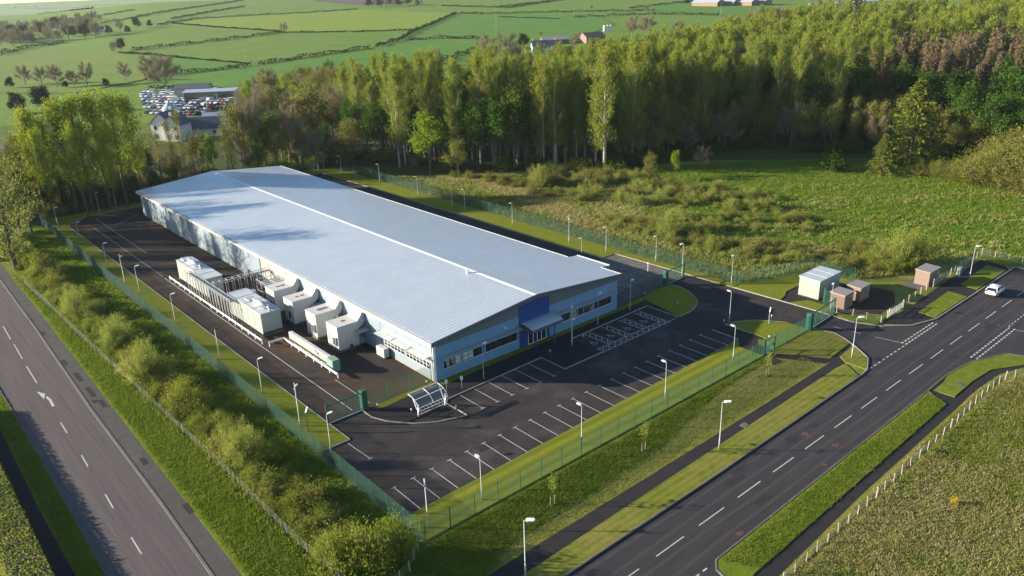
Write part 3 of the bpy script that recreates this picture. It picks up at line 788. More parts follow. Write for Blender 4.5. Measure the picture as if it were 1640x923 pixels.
# roof: two slopes with standing ribs, a ridge flashing, the widened part on the right, gutters, verges
def slope(mb, xa, xb, y0, y1, t=.1):
    za, zb = roofz(xa), roofz(xb)
    mb.add([(xa, y0, za), (xb, y0, zb), (xb, y1, zb), (xa, y1, za), (xa, y0, za - t), (xb, y0, zb - t), (xb, y1, zb - t), (xa, y1, za - t)],
           [(0, 1, 2, 3), (7, 6, 5, 4), (0, 4, 5, 1), (1, 5, 6, 2), (2, 6, 7, 3), (3, 7, 4, 0)] if xa < xb else [(3, 2, 1, 0)])
mb = MB()
slope(mb, 51.62, RX, 76.4, 193.9); slope(mb, RX, 87.35, 76.4, 193.9); slope(mb, 87.35, 89.4, 80.8, 88.0)
y = 76.6
while y < 193.8:
    mb.bar((51.63, y, roofz(51.63)), (RX, y, roofz(RX)), .05, .03)
    xr = 89.38 if 80.8 < y < 88 else 87.33
    mb.bar((RX, y, roofz(RX)), (xr, y, roofz(xr)), .05, .03)
    y += .6667
rf = mb.build('roof', M['roof'], hall)
mb = MB()
for sgn in (-1, 1):
    xa = RX; xb = RX + sgn * .42
    mb.add([(xa, 76.38, ZR + .075), (xb, 76.38, roofz(xb) + .05), (xb, 193.92, roofz(xb) + .05), (xa, 193.92, ZR + .075)], [(0, 1, 2, 3) if sgn > 0 else (3, 2, 1, 0)])
mb.build('ridge_cap', M['ridge'], rf)
mb = MB(); mb.box(51.25, 51.6, 76.45, 193.9, 5.42, 5.86); mb.box(51.6, 52.2, 76.45, 193.9, 5.3, 5.42)
mb.build('gutter', M['gutter'], hall)
mb = MB(); mb.box(51.56, 51.615, 76.45, 193.9, 5.86, 5.93); mb.build('gutter_lining', M['dark'], hall)
for xa, xb, ya, yb, za, zb in ((87.36, 87.55, 76.45, 80.75, 5.7, 6.0), (89.41, 89.6, 80.8, 88.0, 5.5, 5.86), (87.36, 87.55, 88.05, 193.9, 5.7, 6.0)):
    mb = MB(); mb.box(xa, xb, ya, yb, za, zb); mb.build('gutter', M['gutter'], hall)
def verge_trim(y0, y1, d0):
    mb = MB()
    for xa, xb in ((51.3, RX), (RX, 87.6)):
        za, zb = roofz(xa) + .07, roofz(xb) + .07
        mb.add([(xa, y0, za), (xb, y0, zb), (xb, y0, zb - d0), (xa, y0, za - d0), (xa, y1, za), (xb, y1, zb), (xb, y1, zb - d0), (xa, y1, za - d0)],
               [(0, 3, 2, 1), (4, 5, 6, 7), (0, 1, 5, 4), (2, 3, 7, 6), (1, 2, 6, 5), (3, 0, 4, 7)])
    mb.build('verge_fascia', M['fascia'], hall)
verge_trim(76.28, 76.40, .62); verge_trim(193.9, 193.98, .4)
mb = MB()  # soffit behind the front verge
for xa, xb in ((51.7, RX), (RX, 87.3)):
    za, zb = roofz(xa) - .5, roofz(xb) - .5
    mb.add([(xa, 76.41, za), (xb, 76.41, zb), (xb, 77.0, zb), (xa, 77.0, za)], [(3, 2, 1, 0)])
mb.build('soffit', M['fascia'], hall)
mb = MB(); mb.tube([(51.6, 77.05, 5.4), (51.85, 77.2, 4.9), (51.88, 77.2, .1)], .07, 8); mb.build('downpipe', M['galv'], hall)
for y in (103.4, 128.9, 150.3, 176.4):
    mb = MB(); mb.tube([(51.6, y, 5.4), (51.88, y, 4.9), (51.9, y, .1)], .06, 8); mb.build('downpipe', M['galv'], hall)
mb = MB(); mb.tube([(68.4, 90.6, 7.35), (68.4, 90.6, 7.95)], .16, 10); mb.tube([(68.4, 90.6, 7.95), (68.4, 90.6, 8.1)], [.24, .18], 10); mb.build('roof_vent', M['whitem'], hall)
mb = MB(); mb.box(63.9, 64.2, BY0 - .25, BY0, 3.95, 4.2); mb.build('floodlight', M['whitem'], hall)
mb = MB(); mb.box(87.2, 89.2, 81.1, 87.7, 0, 5.35); mb.build('side_bay', M['cladw'], hall)
# office windows and louvred shades on the left side, wall door
f = None
mb = MB(); yy0, yy1 = 78.0, 83.55
def side_window(y0, y1, n):
    mb = MB(); x = BX0 - .03; z0, z1 = 1.45, 2.55
    mb.box(x - .03, x + .03, y0, y1, z0, z0 + .07); mb.box(x - .03, x + .03, y0, y1, z1 - .07, z1); d = (y1 - y0) / n
    for i in range(n + 1): mb.box(x - .028, x + .028, max(y0, y0 + i * d - .035), min(y1, y0 + i * d + .035), z0 + .07, z1 - .07)
    mb.box(x - .025, x + .025, y0, y1, z0 + .55, z0 + .6)
    f = mb.build('window', M['whitem'], hall)
    mb = MB(); mb.box(x - .01, x + .01, y0 + .04, y1 - .04, z0 + .05, z1 - .05); mb.build('pane', M['glass'], f)
side_window(77.95, 83.5, 7); side_window(84.0, 88.95, 6)
for y0, y1 in ((77.8, 81.9), (82.0, 85.9), (86.0, 89.9)):
    mb = MB()
    for k in range(6): mb.bar((BX0 - .12 - k * .19, y0, 3.42 - .03 * k), (BX0 - .12 - k * .19, y1, 3.42 - .03 * k), .15, .03)
    for y in (y0 + .03, y1 - .03): mb.bar((BX0, y, 3.46), (BX0 - 1.15, y, 3.24), .05, .07)
    mb.build('sunshade', M['galv'], hall)
mb = MB(); mb.box(BX0 - .03, BX0 + .02, 90.3, 91.2, .02, 2.1); dd = mb.build('door', M['galv'], hall)
mb = MB(); mb.box(BX0 - .08, BX0 - .03, 90.4, 90.46, .95, 1.1); mb.build('handle', M['dark'], dd)
for y in (80.2, 82.8, 85.6):
    mb = MB(); mb.box(BX0 - .09, BX0, y, y + .18, 4.25, 4.4); mb.build('wall_light', M['galv'], hall)

# ------------------------------------------------------------------ plant in the yard
def air_unit(y0, label, rust):
    t = thing('air_handling_unit', label, 'ventilation unit', (47.4, y0, 0), group='air handling units along the wall')
    y1 = y0 + 3.15
    mb = MB(); mb.box(47.3, 51.0, y0 - .12, y1 + .12, 0, .3); mb.build('plinth', M['concrete'], t)
    mb = MB(); mb.box(47.4, 50.75, y0, y1, .3, 3.85); bd = mb.build('casing', M['unit'], t, bevel=.03)
    mb = MB()
    for x in (48.5, 49.6): mb.box(x - .012, x + .012, y0 - .006, y0, .35, 3.8)
    for z in (1.5, 2.7): mb.box(47.45, 50.7, y0 - .005, y0, z, z + .02)
    mb.build('panel_seam', M['galv'], bd)
    mb = MB(); mb.box(47.35, 50.8, y0 - .05, y1 + .05, 3.85, 3.93); lid = mb.build('lid', M['unit'], t)
    mb = MB()
    for cx, s in rust: 
        n = 12; mb.sheet([(cx + s * rnd.uniform(.75, 1) * math.cos(2 * PI * i / n), (y0 + y1) / 2 + .9 * s * rnd.uniform(.75, 1) * math.sin(2 * PI * i / n)) for i in range(n)], 3.936)
    if mb.v: mb.build('rust_stain', M['rustp'], lid)
    # hood that climbs from the lid to the wall
    mb = MB(); pr = [(50.75, 2.6), (50.75, 3.93), (51.2, 4.4), (51.55, 4.95), (51.98, 4.98), (51.98, 3.7), (51.6, 3.1)]
    n = len(pr); mb.add([(x, y0 + .1, z) for x, z in pr] + [(x, y1 - .1, z) for x, z in pr], [tuple(reversed(range(n))), tuple(range(n, 2 * n))] + [(i, (i + 1) % n, n + (i + 1) % n, n + i) for i in range(n)])
    mb.build('duct_hood', M['unit'], t, bevel=.04)
    mb = MB(); mb.box(47.15, 47.4, y0 + .35, y0 + 1.25, 1.0, 2.3); g = mb.build('control_box', M['galv'], t)
    mb = MB(); mb.box(47.13, 47.15, y0 + .45, y0 + 1.15, 1.1, 2.2); mb.build('grille', M['dark'], g)
    mb = MB(); mb.tube([(47.3, y0 + .9, 1.0), (47.3, y0 + .9, .35)], .05, 6); mb.tube([(47.3, y0 + 2.2, 3.0), (47.22, y0 + 2.2, 2.6), (47.22, y0 + 2.2, .32)], .06, 6); mb.build('pipe', M['galv'], t)
    mb = MB(); mb.box(50.2, 51.9, y0 - 1.2, y0 - .06, 2.55, 2.67)
    for k in range(7): mb.bar((50.25 + k * .26, y0 - 1.2, 2.7), (50.25 + k * .26, y0 - .06, 2.7), .05, .05)
    for x in (50.3, 51.8): mb.bar((x, y0 - 1.1, 2.55), (x, y0 - .06, 1.6), .05)
    mb.build('side_platform', M['galv'], t)
    mb = MB(); mb.box(49.2, 49.5, y0 - .32, y0 - .02, .3, .8); mb.build('condensate_box', M['dark'], t)
    mb = MB(); mb.box(51.02, 51.9, y0 + .5, y1 - .5, .0, .9); mb.build('duct_base', M['galv'], t)
air_unit(93.85, 'white air handling unit nearest the hall front, faint stain on its lid', [(49.3, .45)])
air_unit(100.2, 'white air handling unit with large rust patch on its lid, second from front', [(49.1, .62), (49.9, .5)])
air_unit(107.5, 'white air handling unit with rust patches, second from the cable bridge', [(49.0, .42), (49.9, .42)])
air_unit(113.9, 'white air handling unit closest to the cable bridge, brown stains on lid', [(48.9, .42), (49.7, .5)])

def genset(x0, x1, y0, y1, label, sil):
    t = thing('generator_container', label, 'generator', (x0, y0, 0), group='generator containers in the yard')
    mb = MB(); mb.box(x0 - .1, x1 + .1, y0 - .1, y1 + .1, 0, .25); mb.build('plinth', M['concrete'], t)
    mb = MB(); mb.box(x0, x1, y0, y1, .25, 3.6); b = mb.build('container', M['genset'], t, bevel=.03)
    y = y0 + 2.4
    while y < y1 - .5: mb = MB(); mb.box(x0 - .012, x0, y, y + .05, .35, 3.5); mb.build('door_seam', M['dark'], b); y += 2.4
    mb = MB(); mb.box(x0 - .01, x1 + .01, y0 - .012, y0, .25, .6); mb.build('end_louvre', M['dark'], b)
    mb = MB(); mb.box(x0 - .06, x1 + .06, y0 - .06, y1 + .06, 3.6, 3.68)
    y = y0 + 3
    while y < y1: mb.box(x0 - .06, x1 + .06, y, y + .06, 3.68, 3.72); y += 3
    mb.build('roof', M['cabroof'], t)
    mb = MB(); cx = (x0 + x1) / 2; ya, yb = sil
    mb.tube([(cx, ya, 4.15), (cx, ya + .3, 4.15), (cx, ya + .31, 4.15), (cx, yb - .31, 4.15), (cx, yb - .3, 4.15), (cx, yb, 4.15)], [.22, .3, .42, .42, .3, .2], 14)
    for y in (ya + .7, yb - .7): mb.box(cx - .35, cx + .35, y - .06, y + .06, 3.68, 3.85)
    mb.build('silencer', M['silver'], t, smooth_=True)
    mb = MB(); mb.tube([(cx, ya, 4.15), (cx, ya - .5, 4.15), (cx, ya - .7, 3.9), (cx, ya - .7, 3.6)], .14, 8); mb.build('exhaust_elbow', M['galv'], t); mb = MB(); mb.box(cx - .6, cx + .6, yb + .6, yb + 2.4, 3.69, 3.8); mb.build('roof_hatch', M['galv'], t)
genset(42.0, 45.15, 107.0, 119.3, 'pale sage generator container beside the white units, silver silencer on its roof', (107.9, 112.6))
genset(42.1, 44.9, 128.4, 142.4, 'pale sage generator container at the far end of the yard beyond the cable bridge', (135.0, 140.2))

def truss(name, label, p, q, z, w, step, legs, pendants=False):
    t = thing(name, label, 'cable gantry', (p[0], p[1], 0), group='steel cable gantries in the yard')
    P_ = Vector((p[0], p[1], 0)); Q_ = Vector((q[0], q[1], 0)); d = (Q_ - P_).normalized(); a = Vector((-d.y, d.x, 0)) * (w / 2); Lh = (Q_ - P_).length
    mb = MB()
    for s in (-1, 1):
        mb.bar(P_ + a * s + Vector((0, 0, z)), Q_ + a * s + Vector((0, 0, z)), .09); mb.bar(P_ + a * s + Vector((0, 0, z - .32)), Q_ + a * s + Vector((0, 0, z - .32)), .06)
    x = 0
    while x <= Lh + .01:
        c = P_ + d * x
        mb.bar(c - a + Vector((0, 0, z)), c + a + Vector((0, 0, z)), .08); mb.bar(c - a + Vector((0, 0, z - .32)), c + a + Vector((0, 0, z - .32)), .06)
        x += step
    mb.build('ladder_rack', M['galv'], t)
    mb = MB(); mb.add([P_ - a * .8 + Vector((0, 0, z - .28)), Q_ - a * .8 + Vector((0, 0, z - .28)), Q_ + a * .8 + Vector((0, 0, z - .28)), P_ + a * .8 + Vector((0, 0, z - .28))], [(0, 1, 2, 3)])
    mb.build('cable_tray', M['dark'], t)
    x = 0
    while x <= Lh + .01:
        for s in (-1, 1):
            c = P_ + d * x + a * s
            mb = MB(); mb.bar((c.x, c.y, 0), (c.x, c.y, z), .09); mb.build('leg', M['galv'], t)
        x += legs
truss('cable_gantry', 'long steel ladder rack on thin legs along the pale generator containers', (41.3, 115.6), (41.3, 134.2), 3.75, .75, .8, 1.24)
truss('cable_gantry', 'steel cable bridge crossing from the generators to the hall wall', (42.2, 125.4), (51.8, 125.4), 3.8, 1.0, 1.1, 1.1)
t = thing('pipe_rack', 'grey steel frame of pipes against the hall wall beside the cable bridge', 'pipe rack', (48.6, 119.4, 0))
mb = MB()
for x in (48.4, 50.0, 51.6):
    for y in (119.2, 121.0, 122.8): mb.bar((x, y, 0), (x, y, 3.4), .09)
for z in (1.6, 3.4):
    for x in (48.4, 50.0, 51.6): mb.bar((x, 119.2, z), (x, 122.8, z), .09)
    for y in (119.2, 121.0, 122.8): mb.bar((48.4, y, z), (51.6, y, z), .09)
mb.build('frame', M['galv'], t)
mb = MB()
for k in range(4): mb.tube([(48.3, 119.6 + k * .8, 3.0), (51.7, 119.6 + k * .8, 3.0)], .13, 8); mb.tube([(48.9 + .6 * k, 120.4, .1), (48.9 + .6 * k, 120.4, 3.1)], .1, 8)
mb.build('pipe', M['silver'], t)
for y, s, lb in ((121.5, 1.0, 'small grey plant box under the cable bridge near the hall wall'), (123.2, .8, 'lower grey plant box tucked behind the pale generator')):
    t = thing('plant_box', lb, 'plant box', (46.4, y, 0))
    mb = MB(); mb.box(45.9, 47.2, y - 1.1 * s, y, 0.1, 2.4 * s); mb.build('casing', M['galv'], t, bevel=.03)
    mb = MB()
    for k in range(5): mb.box(45.88, 45.9, y - 1.0 * s, y - .1, .4 + k * .35 * s, .55 + k * .35 * s)
    mb.build('louvre', M['dark'], t)

def barrier(name, label, pts):
    t = thing(name, label, 'guard rail', (pts[0][0], pts[0][1], 0), group='white guard rails in the yard')
    mb = MB()
    for a, b in zip(pts, pts[1:]):
        for z in (.62, .78): mb.bar((a[0], a[1], z), (b[0], b[1], z), .07, .14)
        mb.bar((a[0] + .03, a[1], .70), (b[0] + .03, b[1], .70), .03, .1)
    mb.build('rail', M['whitem'], t)
    first = None
    for a, b in zip(pts, pts[1:]):
        a = Vector(a); b = Vector(b); n = max(1, round((b - a).length / 2.4))
        for i in range(n + 1):
            c = a.lerp(b, i / n); mb = MB(); mb.box(c.x + .04, c.x + .16, c.y - .06, c.y + .06, 0, .85); mb.build('post', M['whitem'], t)
barrier('guard_rail', 'long white guard rail in front of the generator containers', [(40.55, 143), (40.55, 126.2), (40.6, 104.6)])
barrier('guard_rail', 'L-shaped white guard rail beside the louvred screen and the parking strip', [(41.0, 103.0), (43.3, 102.9), (43.2, 87.0)])
t = thing('louvre_screen', 'row of white louvred condenser panels with a sage green end cabinet', 'condenser row', (44.0, 102.5, 0))
for k in range(9):
    y1 = 102.5 - k * 1.32; 
    mb = MB(); mb.box(44.0, 44.55, y1 - 1.26, y1, .15, 1.65)
    pnl = mb.build('panel', M['unit'], t, bevel=.02)
    mb = MB()
    for j in range(2): mb.box(43.985, 44.0, y1 - .58 - j * .6, y1 - .1 - j * .6, .3, 1.5)
    mb.build('grille', M['cladg'], pnl)
mb = MB(); mb.box(43.6, 44.7, 88.8, 90.5, .05, 1.75); mb.build('end_cabinet', M['sagem'], t, bevel=.03)
mb = MB(); mb.box(44.7, 45.0, 88.9, 90.4, .0, 1.2); mb.build('plinth', M['dark'], t)
t = thing('air_conditioner', 'small white outdoor air conditioner on the ground beside the hall wall', 'air conditioner', (51.0, 88.7, 0))
mb = MB(); mb.box(50.9, 51.75, 87.6, 89.6, .12, 1.45); mb.build('casing', M['unit'], t, bevel=.04)
mb = MB()
for y in (88.1, 89.1): mb.tube([(50.905, y, .8), (50.88, y, .8)], .36, 14)
mb.build('fan_grille', M['galv'], t)
mb = MB()
for y in (87.8, 89.4): mb.box(50.95, 51.7, y - .08, y + .08, 0, .12)
mb.build('foot', M['dark'], t)
# ------------------------------------------------------------------ green mesh fences
post_me = None
def mesh_fence(label, pts, h=2.4, sp=3.0, name='mesh_fence', wire=.016):
    global post_me
    t = thing(name, label, 'fence', (pts[0][0], pts[0][1], 0))
    if post_me is None:
        mb = MB(); mb.box(-.035, .035, -.035, .035, 0, h + .08); tmp = mb.build('post', M['greenm']); post_me = tmp.data; bpy.data.objects.remove(tmp)
    T0 = np.array([[math.cos(a), math.sin(a)] for a in (0, 2.094, 4.189)])
    V = []; F = []; nv = 0
    first = True
    for a, b in zip(pts, pts[1:]):
        a = Vector(a); b = Vector(b); d = b - a; Lh = d.length; d.normalize(); n = max(1, round(Lh / sp))
        for i in range(0 if first else 1, n + 1):
            c = a.lerp(b, i / n); o = obj('post', post_me, t); o.location = (c.x - pts[0][0], c.y - pts[0][1], 0)
        first = False
        nrm = Vector((-d.y, d.x))
        k = int(Lh / .09); xs = np.linspace(0, Lh, k)
        for (off) in (0,):
            # vertical wires
            base = np.stack([a.x + d.x * xs, a.y + d.y * xs], 1)
            ring = np.stack([T0[:, 0] * wire * .6, T0[:, 1] * wire * .6], 1)
            lo = np.concatenate([np.repeat(base[:, None, :], 3, 1) + ring[None], np.full((k, 3, 1), .06)], 2)
            hi = lo.copy(); hi[:, :, 2] = h
            vv = np.concatenate([lo, hi], 1).reshape(-1, 3)
            ff = np.array([[0, 1, 4, 3], [1, 2, 5, 4], [2, 0, 3, 5]])
            V.append(vv); F.append((np.arange(k) * 6)[:, None, None] + ff[None] + nv); nv += len(vv)
        zs = np.linspace(.08, h - .02, 16)
        q = len(zs); vv = np.zeros((q, 6, 3))
        for j in range(3):
            oy = T0[j, 0] * wire * .6; oz = T0[j, 1] * wire * .6
            vv[:, j, 0] = a.x + nrm.x * (oy + .012); vv[:, j, 1] = a.y + nrm.y * (oy + .012); vv[:, j, 2] = zs + oz
            vv[:, j + 3, 0] = b.x + nrm.x * (oy + .012); vv[:, j + 3, 1] = b.y + nrm.y * (oy + .012); vv[:, j + 3, 2] = zs + oz
        V.append(vv.reshape(-1, 3)); F.append((np.arange(q) * 6)[:, None, None] + np.array([[0, 1, 4, 3], [1, 2, 5, 4], [2, 0, 3, 5]])[None] + nv); nv += q * 6
    V = np.concatenate(V); V[:, 0] -= pts[0][0]; V[:, 1] -= pts[0][1]
    F = np.concatenate([f.reshape(-1, 4) for f in F])
    obj('mesh_panel', np_mesh('mesh_panel', V, F, M['greenw']), t)
    return t
mesh_fence('long green mesh fence between the roadside bushes and the yard lawn', [(32.3, 51.8), (32.3, 207.4)], sp=3.0)
mesh_fence('green mesh fence along the front lawn and car park', [(32.5, 51.7), (88.7, 51.75)])
mesh_fence('short green mesh fence between the walk-in gate and the main sliding gate', [(91.3, 51.75), (100.4, 51.9)])
mesh_fence('dark green mesh fence behind the hall under the trees', [(32.5, 207.5), (109.4, 207.5)])
mesh_fence('green mesh fence along the lawn beyond the hall, bending away towards the cabin', [(109.5, 207.3), (109.4, 69.6), (124.0, 64.6), (124, 57)])
mesh_fence('green mesh fence across the concrete yard on the right of the hall', [(87.6, 77.6), (100.3, 77.9)])
mesh_fence('low green mesh fence from the yard gate to the front corner of the hall', [(41.7, 77.4), (51.8, 77.6)])
mesh_fence('short green mesh return fence beside the pale cabin and the main gate', [(109.3, 52.8), (111.6, 55.6), (113, 56.6)])

def gate(label, p, q, h=2.4, posts=((0, .45),), grp='green gates'):
    t = thing('sliding_gate', label, 'gate', (p[0], p[1], 0))
    P_ = Vector((p[0], p[1])); Q_ = Vector((q[0], q[1])); d = (Q_ - P_).normalized(); Lh = (Q_ - P_).length
    mb = MB()
    for z in (.18, h - .05): mb.bar((p[0], p[1], z), (q[0], q[1], z), .1, .14)
    n = max(2, round(Lh / 2.3))
    for i in range(n + 1): c = P_.lerp(Q_, i / n); mb.bar((c.x, c.y, .1), (c.x, c.y, h), .09)
    mb.build('gate_frame', M['greenm'], t)
    mb = MB(); k = int(Lh / .1)
    for i in range(k): c = P_.lerp(Q_, (i + .5) / k); mb.bar((c.x, c.y, .15), (c.x, c.y, h - .05), .012)
    for i in range(8): mb.bar((p[0], p[1], .3 + i * .26), (q[0], q[1], .3 + i * .26), .012)
    mb.build('mesh_infill', M['greenw'], t)
    mb = MB(); mb.bar((p[0], p[1], .03), (q[0], q[1], .03), .22, .06); mb.build('ground_track', M['galv'], t)
    for s, w in posts:
        c = P_ + d * s
        mb = MB(); mb.box(c.x - w / 2, c.x + w / 2, c.y - w / 2, c.y + w / 2, 0, h + .25); mb.build('gate_post', M['greenm'], t, bevel=.02)
    return t
gate('green sliding gate across the service yard with one thick gate post', (36.5, 77.4), (41.5, 77.4), posts=((0, .16), (5.0, .7)))
gate('green sliding gate standing at the concrete yard, right of the hall', (100.7, 78.2), (105.9, 78.5), posts=((0, .65), (5.2, .3)))
gate('long green main entrance gate between a thick post and the pale cabin', (100.8, 52.0), (108.9, 52.5), posts=((0, .75), (8.1, .2)))
t = thing('walk_in_gate', 'small green walk-in gate at the head of the side path', 'gate', (88.8, 51.75, 0))
for xa in (88.75, 91.1):
    mb = MB(); mb.box(xa, xa + .15, 51.65, 51.85, 0, 2.6); mb.build('gate_post', M['greenm'], t)
mb = MB()
for z in (.2, 1.2, 2.2): mb.bar((88.95, 51.75, z), (91.05, 51.75, z), .07)
for i in range(14): mb.bar((88.95 + i * .16, 51.75, .2), (88.95 + i * .16, 51.75, 2.2), .035)
mb.build('leaf', M['greenm'], t)
mb = MB(); mb.box(90.7, 91.0, 51.66, 51.72, 1.0, 1.35); mb.build('lock_box', M['dark'], t)

# ------------------------------------------------------------------ lamp columns, camera poles
def make_lamp():
    t = thing('lamp_post', 'x', 'lamp post')
    mb = MB(); mb.tube([(0, 0, 0), (0, 0, 1.1), (0, 0, 1.12), (0, 0, 5.0)], [.07, .07, .042, .032], 10); mb.build('column', M['lampm'], t, local=True, smooth_=True)
    mb = MB(); mb.tube([(0, 0, 4.95), (.25, 0, 5.02)], [.04, .035], 8); mb.build('bracket', M['lampm'], t, local=True)
    mb = MB()
    pr = [(.12, .09), (.3, .17), (.62, .17), (.74, .08)]
    vs = [(x, s * y, 5.0 + .05 * x + .11) for x, y in pr for s in (1, -1)] + [(x, s * y * .9, 5.0 + .05 * x) for x, y in pr for s in (1, -1)]
    fs = []
    for i in range(3): a = 2 * i; fs += [(a, a + 2, a + 3, a + 1), (8 + a, 8 + a + 1, 8 + a + 3, 8 + a + 2), (a, 8 + a, 8 + a + 2, a + 2), (a + 1, a + 3, 8 + a + 3, 8 + a + 1)]
    fs += [(0, 1, 9, 8), (6, 14, 15, 7)]
    mb.add(vs, fs); h = mb.build('lamp_head', M['whitem'], t, local=True)
    mb = MB(); mb.sheet([(.32, -.13), (.6, -.13), (.6, .13), (.32, .13)], 5.005); mb.build('lens', M['polyc'], h, local=True)
    return t
def make_cctv():
    t = thing('camera_pole', 'x', 'camera pole')
    mb = MB(); mb.tube([(0, 0, 0), (0, 0, .9), (0, 0, .92), (0, 0, 5.6)], [.09, .09, .055, .05], 10); mb.build('column', M['lampm'], t, local=True, smooth_=True)
    mb = MB(); mb.box(-.08, .08, -.1, .1, 4.7, 4.95); mb.box(-.06, .2, -.05, .05, 5.0, 5.12); mb.build('bracket', M['galv'], t, local=True)
    mb = MB(); mb.box(.12, .5, -.07, .07, 5.1, 5.26); c = mb.build('camera', M['whitem'], t, local=True)
    mb = MB(); mb.box(.5, .515, -.05, .05, 5.12, 5.24); mb.build('lens', M['black'], c, local=True)
    return t
protoL = None; protoC = None
def place(kind, x, y, h, rz, label):
    global protoL, protoC
    if kind == 'lamp':
        g = 'lamp posts round the site'
        if protoL is None: protoL = make_lamp(); o = protoL; tag(o, label, group=g)
        else: o = copy_tree(protoL, (0, 0, 0), 0, None, label, g)
        o.scale = (1, 1, h / 5.1) if h < 5.7 else (1.25, 1.25, h / 5.1)
    else:
        g = 'camera poles round the site'
        if protoC is None: protoC = make_cctv(); o = protoC; tag(o, label, group=g)
        else: o = copy_tree(protoC, (0, 0, 0), 0, None, label, g)
        o.scale = (1, 1, h / 5.6)
    o.location = (x, y, .02); o.rotation_euler = (0, 0, R(rz))
LAMPS = [
 ('lamp', 34.3, 196, 5, 0, 'lamp post in the far left corner of the yard lawn, close to the trees'),
 ('lamp', 36.0, 186, 3.2, 0, 'short lamp post on the lawn edge near the far end of the yard'),
 ('lamp', 34.3, 158.6, 5, 0, 'lamp post on the left lawn, first beyond the tall bare camera pole'),
 ('cam', 34.0, 146.9, 5.7, -30, 'tall camera pole on the left lawn level with the far generator container'),
 ('lamp', 34.4, 140.1, 5, 0, 'lamp post on the left lawn just before the tall camera pole'),
 ('lamp', 34.1, 121.7, 5, 0, 'lamp post on the left lawn abreast of the cable bridge'),
 ('lamp', 34.0, 90, 5, 0, 'lamp post on the left lawn abreast of the nearest white air unit'),
 ('cam', 33.8, 79.2, 5.8, 20, 'slim camera pole on the lawn beside the service yard gate'),
 ('lamp', 33.6, 71.4, 5, 0, 'lamp post on the near tip of the left lawn, at the car park corner'),
 ('lamp', 45.2, 204.8, 5, -60, 'lamp post behind the hall at its far left corner'),
 ('lamp', 106.1, 206.3, 5, 180, 'farthest lamp post behind the hall, in the dark under the trees'),
 ('lamp', 106.9, 197.7, 5, 180, 'second farthest lamp post on the lawn beyond the hall'),
 ('lamp', 108.3, 179.9, 5, 180, 'third farthest lamp post on the lawn beyond the hall, half in shade'),
 ('lamp', 106.8, 160, 5, 180, 'lamp post on the lawn beyond the hall where the sunlight begins'),
 ('cam', 106.4, 145.4, 5.4, 180, 'camera pole on the sunlit lawn beyond the hall, left of a lamp post'),
 ('lamp', 106.7, 141, 5, 180, 'lamp post on the sunlit lawn beyond the hall, right beside a camera pole'),
 ('lamp', 106.2, 123.8, 5, 180, 'lamp post in the middle of the sunlit lawn beyond the hall'),
 ('cam', 106.0, 106.5, 5.8, 180, 'camera pole on the far lawn behind the widened part of the roof'),
 ('lamp', 102.4, 99.5, 3.4, 180, 'short lamp post half hidden by the widened part of the roof'),
 ('lamp', 106.4, 97, 5.2, 180, 'lamp post at the corner of lawn and concrete yard'),
 ('lamp', 108.8, 86.9, 5, 180, 'lamp post between the concrete yard and the green fence'),
 ('lamp', 106.1, 78.9, 6, 180, 'lamp post rising from the end of the concrete yard gate'),
 ('lamp', 108.8, 70.7, 5.2, 200, 'lamp post at the bend of the far green fence beside the drive'),
 ('lamp', 95.0, 61.6, 5, 90, 'lamp post on the shaded tip of the round lawn in the car park entrance'),
 ('lamp', 84.7, 53.9, 5, 90, 'front lawn lamp post nearest the walk-in gate'),
 ('lamp', 69.9, 53.6, 5, 90, 'front lawn lamp post second from the walk-in gate'),
 ('lamp', 55.0, 53.4, 5, 90, 'front lawn lamp post in the middle of the row'),
 ('lamp', 40.4, 53.1, 5, 90, 'front lawn lamp post nearest the camera pole at the fence corner'),
 ('cam', 33.9, 53.2, 5.6, 60, 'camera pole on the front lawn in the near corner of the green fence'),
 ('lamp', 57.1, 73.3, 5.1, 0, 'lamp post standing before the left office windows'),
 ('cam', 72.9, 72.7, 6.3, 200, 'camera pole by the disabled bays, taller than the lamp beside it'),
 ('lamp', 72.5, 72.4, 4.0, 0, 'short lamp post beside the tall camera pole at the disabled bays'),
 ('lamp', 80.6, 74.9, 5, 0, 'lamp post before the right office windows, behind the disabled bays'),
 ('lamp', 88.2, 75.2, 5, 0, 'lamp post off the right front corner of the hall'),
 ('lamp', 109.1, 53.2, 4.8, 200, 'lamp post between the main gate and the pale cabin'),
 ('lamp', 137.5, 44.0, 6, -50, 'tall street lamp on the grass beside the white car'),
 ('lamp', 96.5, 43.3, 6, -50, 'tall street lamp on the grass nose at the site entrance'),
 ('lamp', 65.1, 42.3, 6, -50, 'tall street lamp between the footpath and the estate road'),
 ('lamp', 36.3, 42.0, 6, -50, 'tall street lamp nearest the camera, at the bottom edge of the photo'),
]
for a in LAMPS: place(*a)
